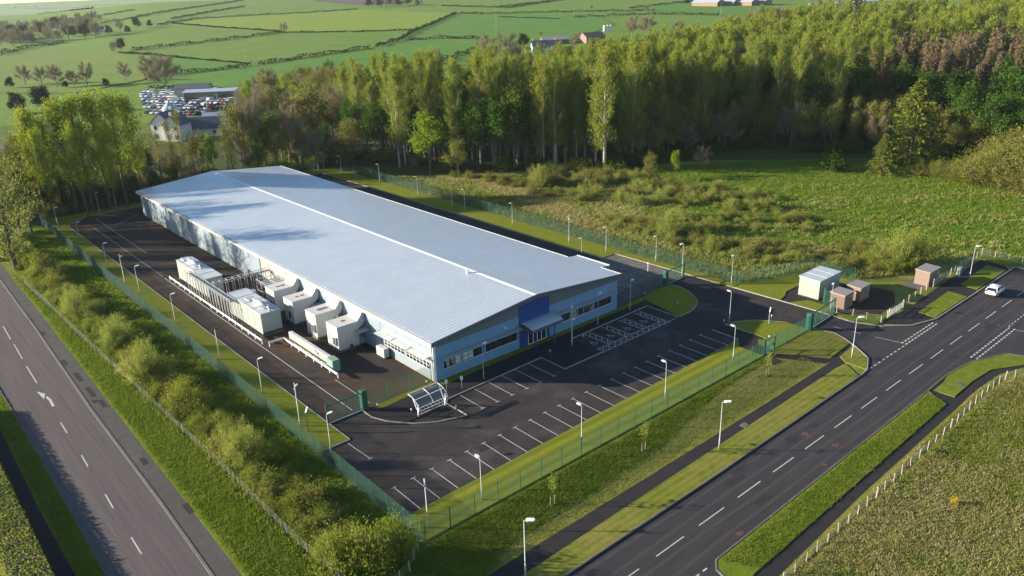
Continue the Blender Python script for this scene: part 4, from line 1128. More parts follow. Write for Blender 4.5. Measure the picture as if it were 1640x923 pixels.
# barrier-arm pole with a red top, detector post
t = thing('marker_pole', 'thin grey pole with a faded red crosspiece on the left lawn', 'pole', (34.0, 103.8, 0))
mb = MB(); mb.tube([(34, 103.8, 0), (34, 103.8, 1), (34, 103.8, 4.8)], [.085, .06, .05], 8); mb.build('column', M['lampm'], t, smooth_=True)
mb = MB(); mb.box(33.6, 34.7, 103.72, 103.88, 4.8, 4.95); mb.build('crosspiece', M['rust'], t)
for i, (x, y, h, rz, lb) in enumerate(((33.9, 77.4, 2.6, 1, 'short post with a tilted sensor head just inside the service yard gate'), (98.6, 57.2, 2.0, -1, 'short post with a tilted sensor head on the lawn inside the main gate'))):
    t = thing('sensor_post', lb, 'sensor post', (x, y, 0))
    mb = MB(); mb.tube([(x, y, 0), (x, y, h)], .05, 8); mb.build('post', M['greenm'] if i == 0 else M['galv'], t)
    mb = MB(); mb.bar((x, y, h - .05), (x + .35, y + .1, h + .55), .14, .12); mb.build('sensor_head', M['whitem'], t)
# bollard lights and sign posts
def bollard(x, y, h, label, head='whitem'):
    t = thing('bollard_light', label, 'bollard light', (x, y, 0), group='bollard lights by the paths')
    mb = MB(); mb.tube([(x, y, 0), (x, y, h)], .06, 10); mb.build('post', M['dark'], t)
    mb = MB(); mb.tube([(x, y, h), (x, y, h + .18), (x, y, h + .24)], [.09, .1, .05], 12); mb.build('lamp_cap', M[head], t, smooth_=True)
for x, y, h, lb in ((42.4, 75.7, .9, 'bollard light by the thick post of the yard gate'), (44.7, 71.8, .9, 'bollard light left of the cycle shelter'), (49.0, 68.6, .9, 'bollard light at the pointed kerb right of the cycle shelter'),
        (50.2, 76.4, .9, 'bollard light on the grass strip behind the cycle shelter'), (67.8, 71.9, .9, 'bollard light in front of the entrance canopy'), (74.9, 72.4, .7, 'small white bollard light in the first disabled bay'),
        (93.4, 76.6, .9, 'bollard light at the back edge of the round shaded lawn'), (93.9, 70.4, .9, 'bollard light on the front edge of the round shaded lawn'), (93.2, 61.3, .9, 'bollard light by the path beside the entrance lamp post'),
        (92.9, 53.6, .9, 'bollard light just inside the walk-in gate'), (99.6, 57.4, .9, 'bollard light on the lawn near the main gate')): bollard(x, y, h, lb)
for x, y, lb in ((53.5, 73.3, 'small oval white sign on a thin post before the front wall'), (51.5, 73.9, 'small oval white sign on a thin post behind the cycle shelter')):
    t = thing('sign_post', lb, 'sign', (x, y, 0))
    mb = MB(); mb.tube([(x, y, 0), (x, y, 1.5)], .03, 8); mb.build('post', M['galv'], t)
    mb = MB(); n = 14; r_ = [(x + .2 * math.cos(2 * PI * i / n) * .76, y + .2 * math.cos(2 * PI * i / n) * -.65, 1.45 + .33 * math.sin(2 * PI * i / n)) for i in range(n)]
    mb.add(r_ + [(a + .03 * -.65, b + .03 * -.76, c) for a, b, c in r_], [tuple(range(n)), tuple(reversed(range(n, 2 * n)))] + [(i, i + n, (i + 1) % n + n, (i + 1) % n) for i in range(n)]); mb.build('sign_plate', M['whitem'], t)
t = thing('white_post', 'short white post with a lamp top on the concrete yard', 'post', (103.7, 84.5, 0))
mb = MB(); mb.tube([(103.7, 84.5, 0), (103.7, 84.5, 1.6)], .06, 8); mb.build('post', M['whitem'], t)
mb = MB(); mb.box(103.55, 103.9, 84.38, 84.62, 1.6, 1.75); mb.build('lamp_cap', M['whitem'], t)

# ------------------------------------------------------------------ cycle shelter
t = thing('cycle_shelter', 'cycle shelter with a curved clear roof on white steel arms', 'cycle shelter', (45.2, 71.2, 0))
def sh(x, a):   # cross-section from the low front edge (a=0) up and over to the back
    ys = [(70.75, 1.35), (71.0, 1.8), (71.5, 2.2), (72.2, 2.42), (72.9, 2.45)]
    i = min(3, int(a * 4)); f_ = a * 4 - i
    return (x, ys[i][0] + (ys[i + 1][0] - ys[i][0]) * f_, ys[i][1] + (ys[i + 1][1] - ys[i][1]) * f_)
xs = [45.1 + 4.3 * i / 6 for i in range(7)]
mb = MB(); nA = 9
g = [sh(x, a / (nA - 1)) for x in (45.12, 49.38) for a in range(nA)]
mb.add(g, [(a, a + 1, nA + a + 1, nA + a) for a in range(nA - 1)]); mb.build('roof_panel', M['polyc'], t)
mb = MB()
for x in (45.1, 47.25, 49.4):
    pts = [sh(x, a / 8) for a in range(9)]
    for p, q in zip(pts, pts[1:]): mb.bar((p[0], p[1], p[2] + .02), (q[0], q[1], q[2] + .02), .07)
for a in (0, .5, 1): p = sh(45.1, a); q = sh(49.4, a); mb.bar((p[0], p[1], p[2] + .03), (q[0], q[1], q[2] + .03), .06)
mb.build('roof_rib', M['whitem'], t)
for x in (45.25, 49.25):
    mb = MB(); mb.bar((x, 71.25, 0), (x, 71.0, 1.75), .12); mb.bar((x, 71.2, .6), (x, 72.2, 2.36), .09); mb.bar((x, 71.3, 0), (x, 70.85, 1.4), .08); mb.build('support_arm', M['whitem'], t)
for i in range(7):
    x = 45.7 + i * .53
    mb = MB(); mb.tube([(x, 71.15, 0), (x, 71.15, .75), (x, 71.35, .9), (x, 71.65, .9), (x, 71.85, .75), (x, 71.85, 0)], .035, 6); mb.build('cycle_hoop', M['silver'], t, smooth_=True)
mb = MB(); mb.bar((45.3, 71.05, .35), (49.2, 71.05, .35), .05); mb.bar((45.3, 71.05, .75), (49.2, 71.05, .75), .05); mb.build('rail', M['whitem'], t)

# ------------------------------------------------------------------ cabin, kiosks, cabinet
t = thing('electrical_cabin', 'large pale green-grey ribbed metal cabin inside the main gate', 'cabin', (112.2, 56.9, 0))
mb = MB(); mb.box(112.15, 118.65, 56.85, 60.45, 0, .12); mb.build('base', M['concrete'], t)
mb = MB(); mb.box(112.2, 118.6, 56.9, 60.4, .12, 3.12); mb.build('wall', M['cabin'], t)
mb = MB(); mb.add([(112.1, 56.8, 3.12), (118.7, 56.8, 3.12), (118.7, 60.5, 3.12), (112.1, 60.5, 3.12), (112.1, 56.8, 3.2), (118.7, 56.8, 3.2), (118.7, 60.5, 3.3), (112.1, 60.5, 3.3)], [(3, 2, 1, 0), (4, 5, 6, 7), (0, 1, 5, 4), (1, 2, 6, 5), (2, 3, 7, 6), (3, 0, 4, 7)])
for x in (114.3, 116.5): mb.bar((x, 56.82, 3.21), (x, 60.48, 3.31), .05)
mb.build('roof', M['cabroof'], t)
mb = MB(); mb.box(114.2, 116.4, 56.86, 56.9, .2, 2.5); d_ = mb.build('door', M['cladg'], t)
mb = MB(); mb.box(115.25, 115.3, 56.84, 56.86, .2, 2.5); mb.box(115.4, 115.5, 56.8, 56.86, 1.1, 1.3); mb.build('handle', M['dark'], d_)
mb = MB(); mb.box(112.16, 112.2, 57.6, 58.8, 2.3, 2.8); mb.build('vent', M['galv'], t)
def kiosk(x0, x1, y0, y1, h, label):
    t = thing('brown_kiosk', label, 'kiosk', (x0, y0, 0), group='brown utility kiosks')
    mb = MB(); mb.box(x0 - .1, x1 + .1, y0 - .1, y1 + .1, 0, .1); mb.build('base', M['concrete'], t)
    mb = MB(); mb.box(x0, x1, y0, y1, .1, h); b = mb.build('wall', M['kiosk'], t)
    mb = MB(); mb.add([(x0 - .1, y0 - .1, h), (x1 + .1, y0 - .1, h), (x1 + .1, y1 + .1, h), (x0 - .1, y1 + .1, h), (x0 - .1, y0 - .1, h + .1), (x1 + .1, y0 - .1, h + .1), (x1 + .1, y1 + .1, h + .2), (x0 - .1, y1 + .1, h + .2)],
        [(3, 2, 1, 0), (4, 5, 6, 7), (0, 1, 5, 4), (1, 2, 6, 5), (2, 3, 7, 6), (3, 0, 4, 7)]); mb.build('roof', M['kiroof'], t)
    xm = (x0 + x1) / 2
    mb = MB(); mb.box(xm - .6, xm + .6, y0 - .03, y0, .2, h - .15); d = mb.build('door', M['kiosk'], t)
    mb = MB(); mb.box(xm - .012, xm + .012, y0 - .045, y0 - .03, .2, h - .15); mb.box(xm + .06, xm + .12, y0 - .07, y0 - .03, 1.0, 1.2); mb.build('handle', M['black'], d)
    mb = MB(); mb.box(x1 - .75, x1 - .45, y0 - .04, y0 - .005, 1.55, 1.85); mb.build('sign_plate', M['bluewall'], t)
kiosk(111.3, 114.0, 52.2, 54.6, 2.25, 'brown ribbed kiosk nearest the main gate')
kiosk(115.9, 118.9, 52.0, 54.2, 2.25, 'brown ribbed kiosk second from the main gate, with a sunlit corner')
kiosk(129.8, 133.6, 47.4, 49.7, 2.4, 'brown ribbed kiosk standing alone on a concrete slab by the estate road')
t = thing('street_cabinet', 'small sage green street cabinet near the tall lamp by the white car', 'cabinet', (139.0, 46.2, 0))
mb = MB(); mb.box(138.6, 139.6, 46.0, 46.5, .08, 1.25); mb.build('casing', M['sagem'], t, bevel=.03)
mb = MB(); mb.box(138.55, 139.65, 45.95, 46.55, 1.25, 1.32); mb.build('lid', M['sagem'], t)
mb = MB(); mb.box(138.55, 139.65, 45.95, 46.55, 0, .08); mb.build('base', M['concrete'], t)

# ------------------------------------------------------------------ timber post fences
tp = {}
def post_fence(label, pts, sp=2.0, h=1.15, w=.11, name='post_fence', wires=(.45, .75, 1.05), mat='timber'):
    t = thing(name, label, 'fence', (pts[0][0], pts[0][1], 0))
    key = (h, w, mat)
    if key not in tp:
        lst = []
        for k in range(3):
            mb = MB(); r = random.Random(k); lx, ly = r.uniform(-.06, .06), r.uniform(-.06, .06); hh = h * r.uniform(.94, 1.08)
            mb.tube([(0, 0, 0), (lx, ly, hh)], [w * .55, w * .5], 6); tmp = mb.build('post', M[mat]); lst.append(tmp.data); bpy.data.objects.remove(tmp)
        tp[key] = lst
    cnt = 0; wl_ = MB()
    for j, (a, b) in enumerate(zip(pts, pts[1:])):
        a = Vector(a); b = Vector(b); n = max(1, round((b - a).length / sp))
        for i in range(0 if j == 0 else 1, n + 1):
            c = a.lerp(b, i / n)
            if cnt < 99:
                o = obj('post', tp[key][cnt % 3], t); o.location = (c.x - pts[0][0], c.y - pts[0][1], 0); o.rotation_euler = (0, 0, rnd.uniform(0, 6))
                if cnt % 9 == 4: o.scale = (1.35, 1.35, 1.08)
            cnt += 1
        for z in wires: wl_.bar((a.x, a.y, z), (b.x, b.y, z), .012)
    wl_.build('wire', M['galv'], t)
    return t
post_fence('timber post and wire fence along the rough field right of the estate road', [(44, 25.9), (53.6, 26.4), (74.6, 26.7), (87.4, 27.0), (99, 27.4), (104, 27.1), (107.5, 26.0), (110.5, 23.5), (111.5, 18)])
post_fence('timber post fence between the main road verge and the roadside bushes', [(24.3, 49), (24.0, 53.9), (23.6, 59.4), (23.4, 75.2), (22.9, 90.1), (22.2, 110.1), (21.3, 138.8), (20.6, 160)], sp=1.25, w=.09, h=1.05)
post_fence('row of leaning concrete fence posts round the kiosk plot', [(109.4, 52.3), (109.8, 50.0), (110.1, 48.0), (110.3, 45.9), (112.6, 46.0)], sp=2.2, w=.15, h=1.2)
post_fence('timber fence of short posts between the two kiosk gates', [(118.2, 46.3), (121.2, 46.7), (128.3, 47.0)], sp=2.3, w=.15, h=1.2)
post_fence('timber and mesh fence from the lone kiosk round the dead end of the estate road', [(135.7, 47.0), (139.7, 47.2), (152.3, 47.5), (152.0, 40.8), (151.8, 30), (140, 20)], sp=2.4, w=.15, h=1.3, wires=(.2, .4, .6, .8, 1.0, 1.2))
post_fence('post fence from the green fence corner down to the roadside bush', [(31.5, 51.5), (29.2, 49.4), (26.6, 48.6), (24.4, 48.8)], sp=1.6, w=.12, h=1.2)
def field_gate(label, p, q):
    t = thing('metal_field_gate', label, 'gate', (p[0], p[1], 0))
    mb = MB()
    for z in (.15, .5, .85, 1.2): mb.bar((p[0], p[1], z), (q[0], q[1], z), .05)
    P_ = Vector((p[0], p[1])); Q_ = Vector((q[0], q[1]))
    for i in range(7): c = P_.lerp(Q_, i / 6); mb.bar((c.x, c.y, .12), (c.x, c.y, 1.22), .05)
    k = 40
    for i in range(k): c = P_.lerp(Q_, i / k); mb.bar((c.x, c.y, .15), (c.x, c.y, 1.2), .015)
    mb.build('gate_leaf', M['galv'], t)
    for c in (p, q):
        mb = MB(); mb.box(c[0] - .09, c[0] + .09, c[1] - .09, c[1] + .09, 0, 1.45); mb.build('gate_post', M['timber'], t)
field_gate('grey metal gate at the apron of the two brown kiosks', (113.2, 46.1), (118.0, 46.2))
field_gate('grey metal gate beside the lone brown kiosk', (130.4, 46.9), (135.5, 47.0))
for x, y, lb in ((71.3, 43.2, 'square metal manhole cover in the mown verge beside the estate road'), (98.9, 30.4, 'grey concrete access cover in the verge across the estate road'), (144.5, 42.6, 'pale concrete cover on the small green verge near the dead end')):
    t = thing('access_cover', lb, 'access cover', (x, y, .1))
    mb = MB(); mb.box(x - .5, x + .5, y - .4, y + .4, .1, .125); mb.build('frame', M['kerb_d'], t)
    mb = MB(); mb.box(x - .36, x + .36, y - .27, y + .27, .125, .135); mb.build('lid', M['concrete'], t)
t = thing('yard_drain', 'dark round drain cover on the concrete yard', 'drain', (98.4, 86.5, .01))
mb = MB(); mb.tube([(98.4, 86.5, .012), (98.4, 86.5, .03)], .5, 16); mb.build('cover', M['dark'], t)

# ------------------------------------------------------------------ the white hatchback
def make_car(label, loc, rz):
    t = thing('hatchback_car', label, 'car', loc, rz)
    pm = plain('white_car_paint', (.70, .72, .74), .22, var=.03)
    Ln = [(-2.12, .42, .72, .78), (-2.02, .30, .98, .84), (-1.6, .26, 1.02, .88), (-.6, .24, .98, .90), (.6, .24, .95, .90), (1.3, .26, .90, .88), (1.85, .30, .78, .82), (2.12, .40, .62, .70)]
    mb = MB(); vs = []; m_ = 8
    for x, zb, zt, w in Ln:
        vs += [(x, -w * .92, zb), (x, -w, zb + .22), (x, -w * .98, zt - .12), (x, -w * .86, zt), (x, w * .86, zt), (x, w * .98, zt - .12), (x, w, zb + .22), (x, w * .92, zb)]
    fs = []
    for i in range(len(Ln) - 1):
        for k in range(m_): k2 = (k + 1) % m_; fs.append((i * m_ + k, i * m_ + k2, (i + 1) * m_ + k2, (i + 1) * m_ + k))
    fs += [tuple(reversed(range(m_))), tuple((len(Ln) - 1) * m_ + k for k in range(m_))]
    mb.add(vs, fs); body = mb.build('body', pm, t, local=True, smooth_=True)
    sd = body.modifiers.new('sub', 'SUBSURF'); sd.levels = 2; sd.render_levels = 2
    # glasshouse
    G = [(-1.98, 1.0, .72), (-1.45, 1.40, .60), (-.2, 1.47, .62), (.55, 1.38, .60), (1.25, .92, .70)]
    mb = MB(); vs = []
    lowz = [.96, .98, .96, .94, .88]
    for (x, z, w), lz in zip(G, lowz):
        vs += [(x, -w - (.14 if z > 1.2 else .08), lz - .03), (x, -w, z), (x, w, z), (x, w + (.14 if z > 1.2 else .08), lz - .03)]
    fs = []
    for i in range(4):
        for k in range(3): fs.append((i * 4 + k, i * 4 + k + 1, (i + 1) * 4 + k + 1, (i + 1) * 4 + k))
    mb.add(vs, fs); mb.build('windows', M['glass'], t, local=True)
    mb = MB(); vs = []
    for x, z, w in [(-1.62, 1.36, .56), (-1.4, 1.45, .58), (-.2, 1.51, .60), (.4, 1.455, .58), (.56, 1.40, .56)]:
        vs += [(x, -w, z - .03), (x, -w * .8, z + .012), (x, w * .8, z + .012), (x, w, z - .03)]
    mb.add(vs, [(i * 4 + k, i * 4 + k + 1, i * 4 + k + 5, i * 4 + k + 4) for i in range(4) for k in range(3)]); mb.build('roof', pm, t, local=True, smooth_=True)
    mb = MB()
    for s in (-1, 1):
        mb.bar((-1.98, s * .8, .98), (-1.45, s * .62, 1.42), .09); mb.bar((1.2, s * .78, .93), (.55, s * .62, 1.40), .07); mb.bar((-.35, s * .775, .95), (-.35, s * .635, 1.46), .08); mb.bar((-1.45, s * .62, 1.42), (.55, s * .61, 1.40), .06)
    mb.build('pillar', pm, t, local=True)
    for x in (-1.28, 1.32):
        for s in (-1, 1):
            mb = MB(); mb.tube([(x, s * .70, .32), (x, s * .89, .32)], .32, 18); wh = mb.build('wheel', M['black'], t, local=True)
            mb = MB(); mb.tube([(x, s * .885, .32), (x, s * .9, .32)], .2, 14); mb.build('rim', M['galv'], wh, local=True)
    red = plain('tail_light_red', (.30, .015, .012), .3)
    for s in (-1, 1):
        mb = MB(); mb.box(-2.08, -1.9, s * .66 - .1, s * .66 + .1, .78, .98); mb.build('tail_light', red, t, local=True)
        mb = MB(); mb.box(2.0, 2.1, s * .58 - .12, s * .58 + .12, .56, .68); mb.build('headlight', M['polyc'], t, local=True)
        mb = MB(); mb.box(.75, .95, s * .98 - .08, s * .98 + .08, .92, 1.04); mb.build('wing_mirror', pm, t, local=True)
    mb = MB(); mb.box(-2.15, -2.11, -.26, .26, .52, .63); mb.build('number_plate', plain('plate_yellow', (.6, .45, .05), .5), t, local=True)
    mb = MB(); mb.box(-2.14, -2.0, -.7, .7, .30, .44); mb.build('bumper', M['dark'], t, local=True)
    return t
make_car('white hatchback driving away along the estate road', (134.0, 38.9, .012), R(1.5))
# ------------------------------------------------------------------ plants: prototypes built once, then copied
def unit(n):
    a = rng.normal(size=(n, 3)); return a / np.linalg.norm(a, axis=1)[:, None]
def leafquads(C, D, l, w):
    n = len(C); D = D / (np.linalg.norm(D, axis=1)[:, None] + 1e-9)
    S = np.cross(D, unit(n)); S /= (np.linalg.norm(S, axis=1)[:, None] + 1e-9)
    l = (np.asarray(l) * np.ones(n))[:, None] / 2; w = (np.asarray(w) * np.ones(n))[:, None] / 2
    V = np.stack([C - D * l, C + S * w + D * l * .1, C + D * l, C - S * w + D * l * .1], 1).reshape(-1, 3)
    return V, np.arange(4 * n).reshape(n, 4)
def limb_leaves(limbs, per, t0, spread, l, w, align, up=0.0):
    P0 = np.array([a for a, b in limbs]); P1 = np.array([b for a, b in limbs])
    k = len(limbs); idx = np.repeat(np.arange(k), per)
    t = t0 + (1.08 - t0) * rng.random(len(idx)) ** .8
    C = P0[idx] + (P1 - P0)[idx] * t[:, None] + rng.normal(size=(len(idx), 3)) * spread
    dd = (P1 - P0); dd = dd / (np.linalg.norm(dd, axis=1)[:, None] + 1e-9)
    D = dd[idx] * align + unit(len(idx)) * (1 - align) + np.array([0, 0, up])
    n = len(idx)
    return leafquads(C, D, l * rng.uniform(.6, 1.3, n), w * rng.uniform(.6, 1.3, n))
def az(a, e): return np.array([math.cos(a) * math.cos(e), math.sin(a) * math.cos(e), math.sin(e)])
def finish(kind, mb, VF, lm, bark):
    V, F = VF
    me = bpy.data.meshes.new('trunk'); me.from_pydata(mb.v, [], mb.f); me.materials.append(bark)
    for p in me.polygons: p.use_smooth = True
    return me, np_mesh('crown', V, F, lm)
def poplar(seed, H=26.0, width=1.0, lm='poplar', t_lo=.2, n=74, per=40, bark='bark', ls=(.62, .24), sp=.42):
    r = random.Random(seed); mb = MB()
    wob = [(r.uniform(-.5, .5), r.uniform(-.5, .5)) for _ in range(6)]
    tr = [np.array([wob[i][0] * (i / 5.) * .8, wob[i][1] * (i / 5.) * .8, H * .97 * i / 5.]) for i in range(6)]
    mb.tube(tr, [.34, .28, .22, .15, .09, .03], 7, caps=False)
    def at(t):
        f = t * 5 / .97; i = min(4, int(f)); return tr[i] + (tr[i + 1] - tr[i]) * (f - i)
    limbs = []
    for i in range(n):
        t = t_lo + (.96 - t_lo) * (i + r.random()) / n
        p0 = at(t); e = R(r.uniform(38, 66) + 14 * (t - .4)); a = r.uniform(0, 2 * PI)
        prof = (math.sin(PI * min(1, (t - t_lo + .08) / (1.10 - t_lo))) ** .7)
        Lb = (1.2 + 3.9 * prof) * width * r.uniform(.55, 1.15)
        p1 = p0 + az(a, e) * Lb; limbs.append((p0, p1))
        mb.tube([p0, (p0 + p1) / 2 - np.array([0, 0, .15]), p1], [.06, .04, .012], 3, caps=False)
    V1, F1 = limb_leaves(limbs, per, .2, sp, ls[0], ls[1], .6, .35)
    top = [(at(.85), at(.99) + np.array([0, 0, .8]))]
    V2, F2 = limb_leaves(top, 110, .0, .5, ls[0], ls[1], .5, .4)
    return finish('poplar', mb, (np.concatenate([V1, V2]), np.concatenate([F1, F2 + len(V1)])), L_[lm], M[bark])
def broad(seed, H=15.0, Wd=5.5, lm='sycamore', t_lo=.28, n1=9, n2=8, per=42, ls=(.5, .38), sp=.6, bark='barkd'):
    r = random.Random(seed); mb = MB(); zt = H * .62
    mb.tube([(0, 0, 0), (r.uniform(-.3, .3), r.uniform(-.3, .3), zt * .5), (r.uniform(-.4, .4), r.uniform(-.4, .4), zt)], [.3 * H / 15, .22 * H / 15, .12 * H / 15], 7, caps=False)
    limbs = []
    for i in range(n1):
        t = t_lo + (1 - t_lo) * i / (n1 - 1); p0 = np.array([0, 0, H * (.18 + .46 * t)])
        a = 2.4 * i + r.uniform(-.5, .5); e = R(12 + 62 * t + r.uniform(-12, 12))
        Lb = Wd * (1.02 - .25 * t) * r.uniform(.72, 1.12); p1 = p0 + az(a, e) * Lb
        mb.tube([p0, (p0 + p1) / 2 + np.array([0, 0, -.2]), p1], [.12, .08, .03], 4, caps=False)
        for j in range(n2):
            s = r.uniform(.35, 1.0); q0 = p0 + (p1 - p0) * s
            q1 = q0 + az(a + r.uniform(-1.6, 1.6), R(r.uniform(0, 70))) * Wd * r.uniform(.25, .5)
            limbs.append((q0, q1)); mb.tube([q0, q1], [.04, .012], 3, caps=False)
    return finish('broad', mb, limb_leaves(limbs, per, .3, sp, ls[0], ls[1], .15, .1), L_[lm], M[bark])
def bare(seed, H=12.0, Wd=5.0, lm='twig', n1=9, n2=9, per=26, bark='trunkh', ls=(1.3, .07)):
    r = random.Random(seed); mb = MB()
    mb.tube([(0, 0, 0), (.1, -.1, H * .3), (0, .1, H * .6)], [.28, .2, .1], 6, caps=False)
    limbs = []
    for i in range(n1):
        t = i / (n1 - 1.); p0 = np.array([0, 0, H * (.22 + .36 * t)])
        a = 2.4 * i + r.uniform(-.4, .4); e = R(30 + 40 * t + r.uniform(-10, 10)); p1 = p0 + az(a, e) * Wd * r.uniform(.8, 1.15)
        mb.tube([p0, (p0 + p1) / 2, p1], [.11, .07, .03], 4, caps=False)
        for j in range(n2):
            s = r.uniform(.3, 1.0); q0 = p0 + (p1 - p0) * s; q1 = q0 + az(a + r.uniform(-1.3, 1.3), R(r.uniform(15, 80))) * Wd * r.uniform(.25, .5)
            limbs.append((q0, q1)); mb.tube([q0, q1], [.035, .01], 3, caps=False)
    return finish('bare', mb, limb_leaves(limbs, per, .1, .32, ls[0], ls[1], .6, .25), L_[lm], M[bark])
def spruce(seed, H=20.0, rad=.26, lm='spruce', whorls=22, per=26, bark='barkd', droop=-12, ls=(.75, .4)):
    r = random.Random(seed); mb = MB()
    mb.tube([(0, 0, 0), (0, 0, H * .5), (0, 0, H)], [.3, .18, .03], 7, caps=False)
    limbs = []
    for i in range(whorls):
        t = .08 + .9 * i / whorls; k = 7 if t < .8 else 5
        for j in range(k):
            a = 2 * PI * j / k + i * .8 + r.uniform(-.3, .3); Lb = max(.5, H * rad * (1 - t) ** .8 * r.uniform(.6, 1.15))
            p0 = np.array([0, 0, H * t]); p1 = p0 + az(a, R(droop + 26 * t + r.uniform(-8, 8))) * Lb
            limbs.append((p0, p1)); mb.tube([p0, p1], [.05, .012], 3, caps=False)
    return finish('spruce', mb, limb_leaves(limbs, per, .15, .26, ls[0], ls[1], .55, -.1), L_[lm], M[bark])
def shrub(seed, H=3.4, Wd=1.7, lm='willow', n=26, per=34, ls=(.34, .13), up=.5, sp=.22, bark='barkd', al=.45):
    r = random.Random(seed); mb = MB(); limbs = []
    for i in range(n):
        a = r.uniform(0, 2 * PI); e = R(r.uniform(20, 85)); p0 = np.array([r.uniform(-.3, .3), r.uniform(-.3, .3), 0.05])
        Lb = (Wd + (H - Wd) * math.sin(e)) * r.uniform(.65, 1.08); p1 = p0 + az(a, e) * Lb
        limbs.append((p0 + (p1 - p0) * .25, p1)); mb.tube([p0, p1], [.035, .01], 3, caps=False)
    return finish('shrub', mb, limb_leaves(limbs, per, .0, sp, ls[0], ls[1], al, up), L_[lm], M[bark])

PROTO = {}
def protos(kind, lst, H): PROTO[kind] = (lst, H)
protos('poplar', [poplar(i, per=62, ls=(.5, .18), sp=.38) for i in range(6)], 26.0)
protos('alder', [poplar(20 + i, H=22, width=1.0, lm='alder', t_lo=.3, n=70, per=58, bark='barkd', ls=(.42, .24), sp=.5) for i in range(3)], 22.0)
protos('thin', [poplar(40 + i, H=16, width=.75, lm='olive', t_lo=.25, n=44, per=24, bark='barkd', ls=(.45, .2), sp=.5) for i in range(3)], 16.0)
protos('bright', [broad(60 + i, 15, 5.0, 'bright') for i in range(2)], 15.0)
protos('sycamore', [broad(70 + i, 17, 5.4, 'sycamore', n1=10, n2=9, per=38) for i in range(3)], 17.0)
protos('olive', [broad(80 + i, 11, 4.6, 'olive', per=36, ls=(.45, .28)) for i in range(3)], 11.0)
protos('bare', [bare(90 + i, n1=11, n2=11, per=46, ls=(1.1, .06)) for i in range(4)], 12.0)
protos('spruce', [spruce(100 + i, rad=.33, per=40, ls=(.6, .3)) for i in range(2)], 20.0)
protos('larch', [spruce(110 + i, 22, .17, 'larch', 26, 22, 'trunkh', 18, (.8, .16)) for i in range(2)], 22.0)
protos('cypress', [broad(120 + i, 9, 4.2, 'cypress', t_lo=.05, per=46, ls=(.6, .3)) for i in range(2)], 9.0)
protos('willow', [shrub(130 + i, n=44, per=50, ls=(.30, .07), al=.75, up=.6) for i in range(6)], 3.4)
protos('scrub', [shrub(140 + i, 2.2, 1.8, 'olive', 34, 52, (.2, .09), .3, .28) for i in range(4)], 2.2)
protos('gorse', [shrub(150 + i, 2.6, 1.9, 'gorse', 44, 70, (.18, .09), .35, .3) for i in range(5)], 2.6)
protos('pillar', [poplar(170 + i, H=17, width=1.25, lm='willow', t_lo=.04, n=90, per=70, bark='barkd', ls=(.4, .12), sp=.36) for i in range(2)], 17.0)
protos('bigwillow', [shrub(180 + i, 7.0, 4.4, 'willow', 110, 95, (.34, .09), .6, .34, al=.7) for i in range(2)], 7.0)
protos('bigolive', [shrub(190 + i, 6.0, 4.6, 'olive', 110, 95, (.3, .14), .3, .42) for i in range(2)], 6.0)
protos('darkbush', [shrub(160 + i, 2.6, 2.2, 'sycamore', 30, 34, (.34, .22), .2, .3) for i in range(2)], 2.6)
NAMES = dict(poplar='poplar_tree', pillar='poplar_tree', alder='alder_tree', thin='thin_tree', bright='broadleaf_tree', sycamore='broadleaf_tree', olive='broadleaf_tree', bare='bare_tree', spruce='spruce_tree', larch='larch_tree',
             cypress='evergreen_tree', willow='willow_shrub', scrub='low_shrub', gorse='hedgerow_bush', bigwillow='willow_shrub', bigolive='willow_shrub', darkbush='dark_bush')
def plant(kind, x, y, h, label, group=None, w=1.0, z=None):
    lst, H = PROTO[kind]; tm, cm = lst[rnd.randrange(len(lst))]; s = h / H
    cat = 'bush' if kind in ('willow', 'scrub', 'gorse', 'darkbush', 'bigwillow', 'bigolive') else 'tree'
    t = thing(NAMES[kind], label, cat, (x, y, terr(x, y) - .05 if z is None else z), rnd.uniform(0, 6.28), group, (s * w, s * w, s))
    obj('trunk' if cat == 'tree' else 'stem', tm, t); obj('crown' if cat == 'tree' else 'foliage', cm, t)
    return t

# ------------------------------------------------------------------ the wood on the right
def scatter(poly, n, minx=None):
    xs = [p[0] for p in poly]; ys = [p[1] for p in poly]; o = []
    while len(o) < n:
        p = (rnd.uniform(min(xs), max(xs)), rnd.uniform(min(ys), max(ys)))
        if inside(p, poly): o.append(p)
    return o
def lerp_tab(tab, a):
    for (a0, v0), (a1, v1) in zip(tab, tab[1:]):
        if a <= a1: return v0 + (v1 - v0) * (a - a0) / (a1 - a0)
    return tab[-1][1]
VF_ = [(-.21, 242), (-.19, 240), (-.09, 224), (.12, 212), (.20, 224), (.30, 238), (.40, 230), (.48, 222), (.56, 214), (.85, 200)]
VB_ = [(-.21, 262), (-.05, 262), (.02, 262), (.11, 276), (.22, 345), (.30, 440), (.40, 540), (.85, 560)]
def av(a, v): u = a * v; return (.6485 * v + .7612 * u, .7612 * v - .6485 * u)
pts = []
step = 5.1
v = 200.
while v < 565:
    u = -60.
    while u < 450:
        uu = u + rnd.uniform(-2.4, 2.4); vv = v + rnd.uniform(-2.4, 2.4); a = uu / vv
        if -.20 < a < .72 and lerp_tab(VF_, a) < vv < lerp_tab(VB_, a): pts.append((vv - lerp_tab(VF_, a), a, vv))
        u += step
    v += step
pts.sort()
stuffV = []; stuffF = {}
nth = {}
far_list = []
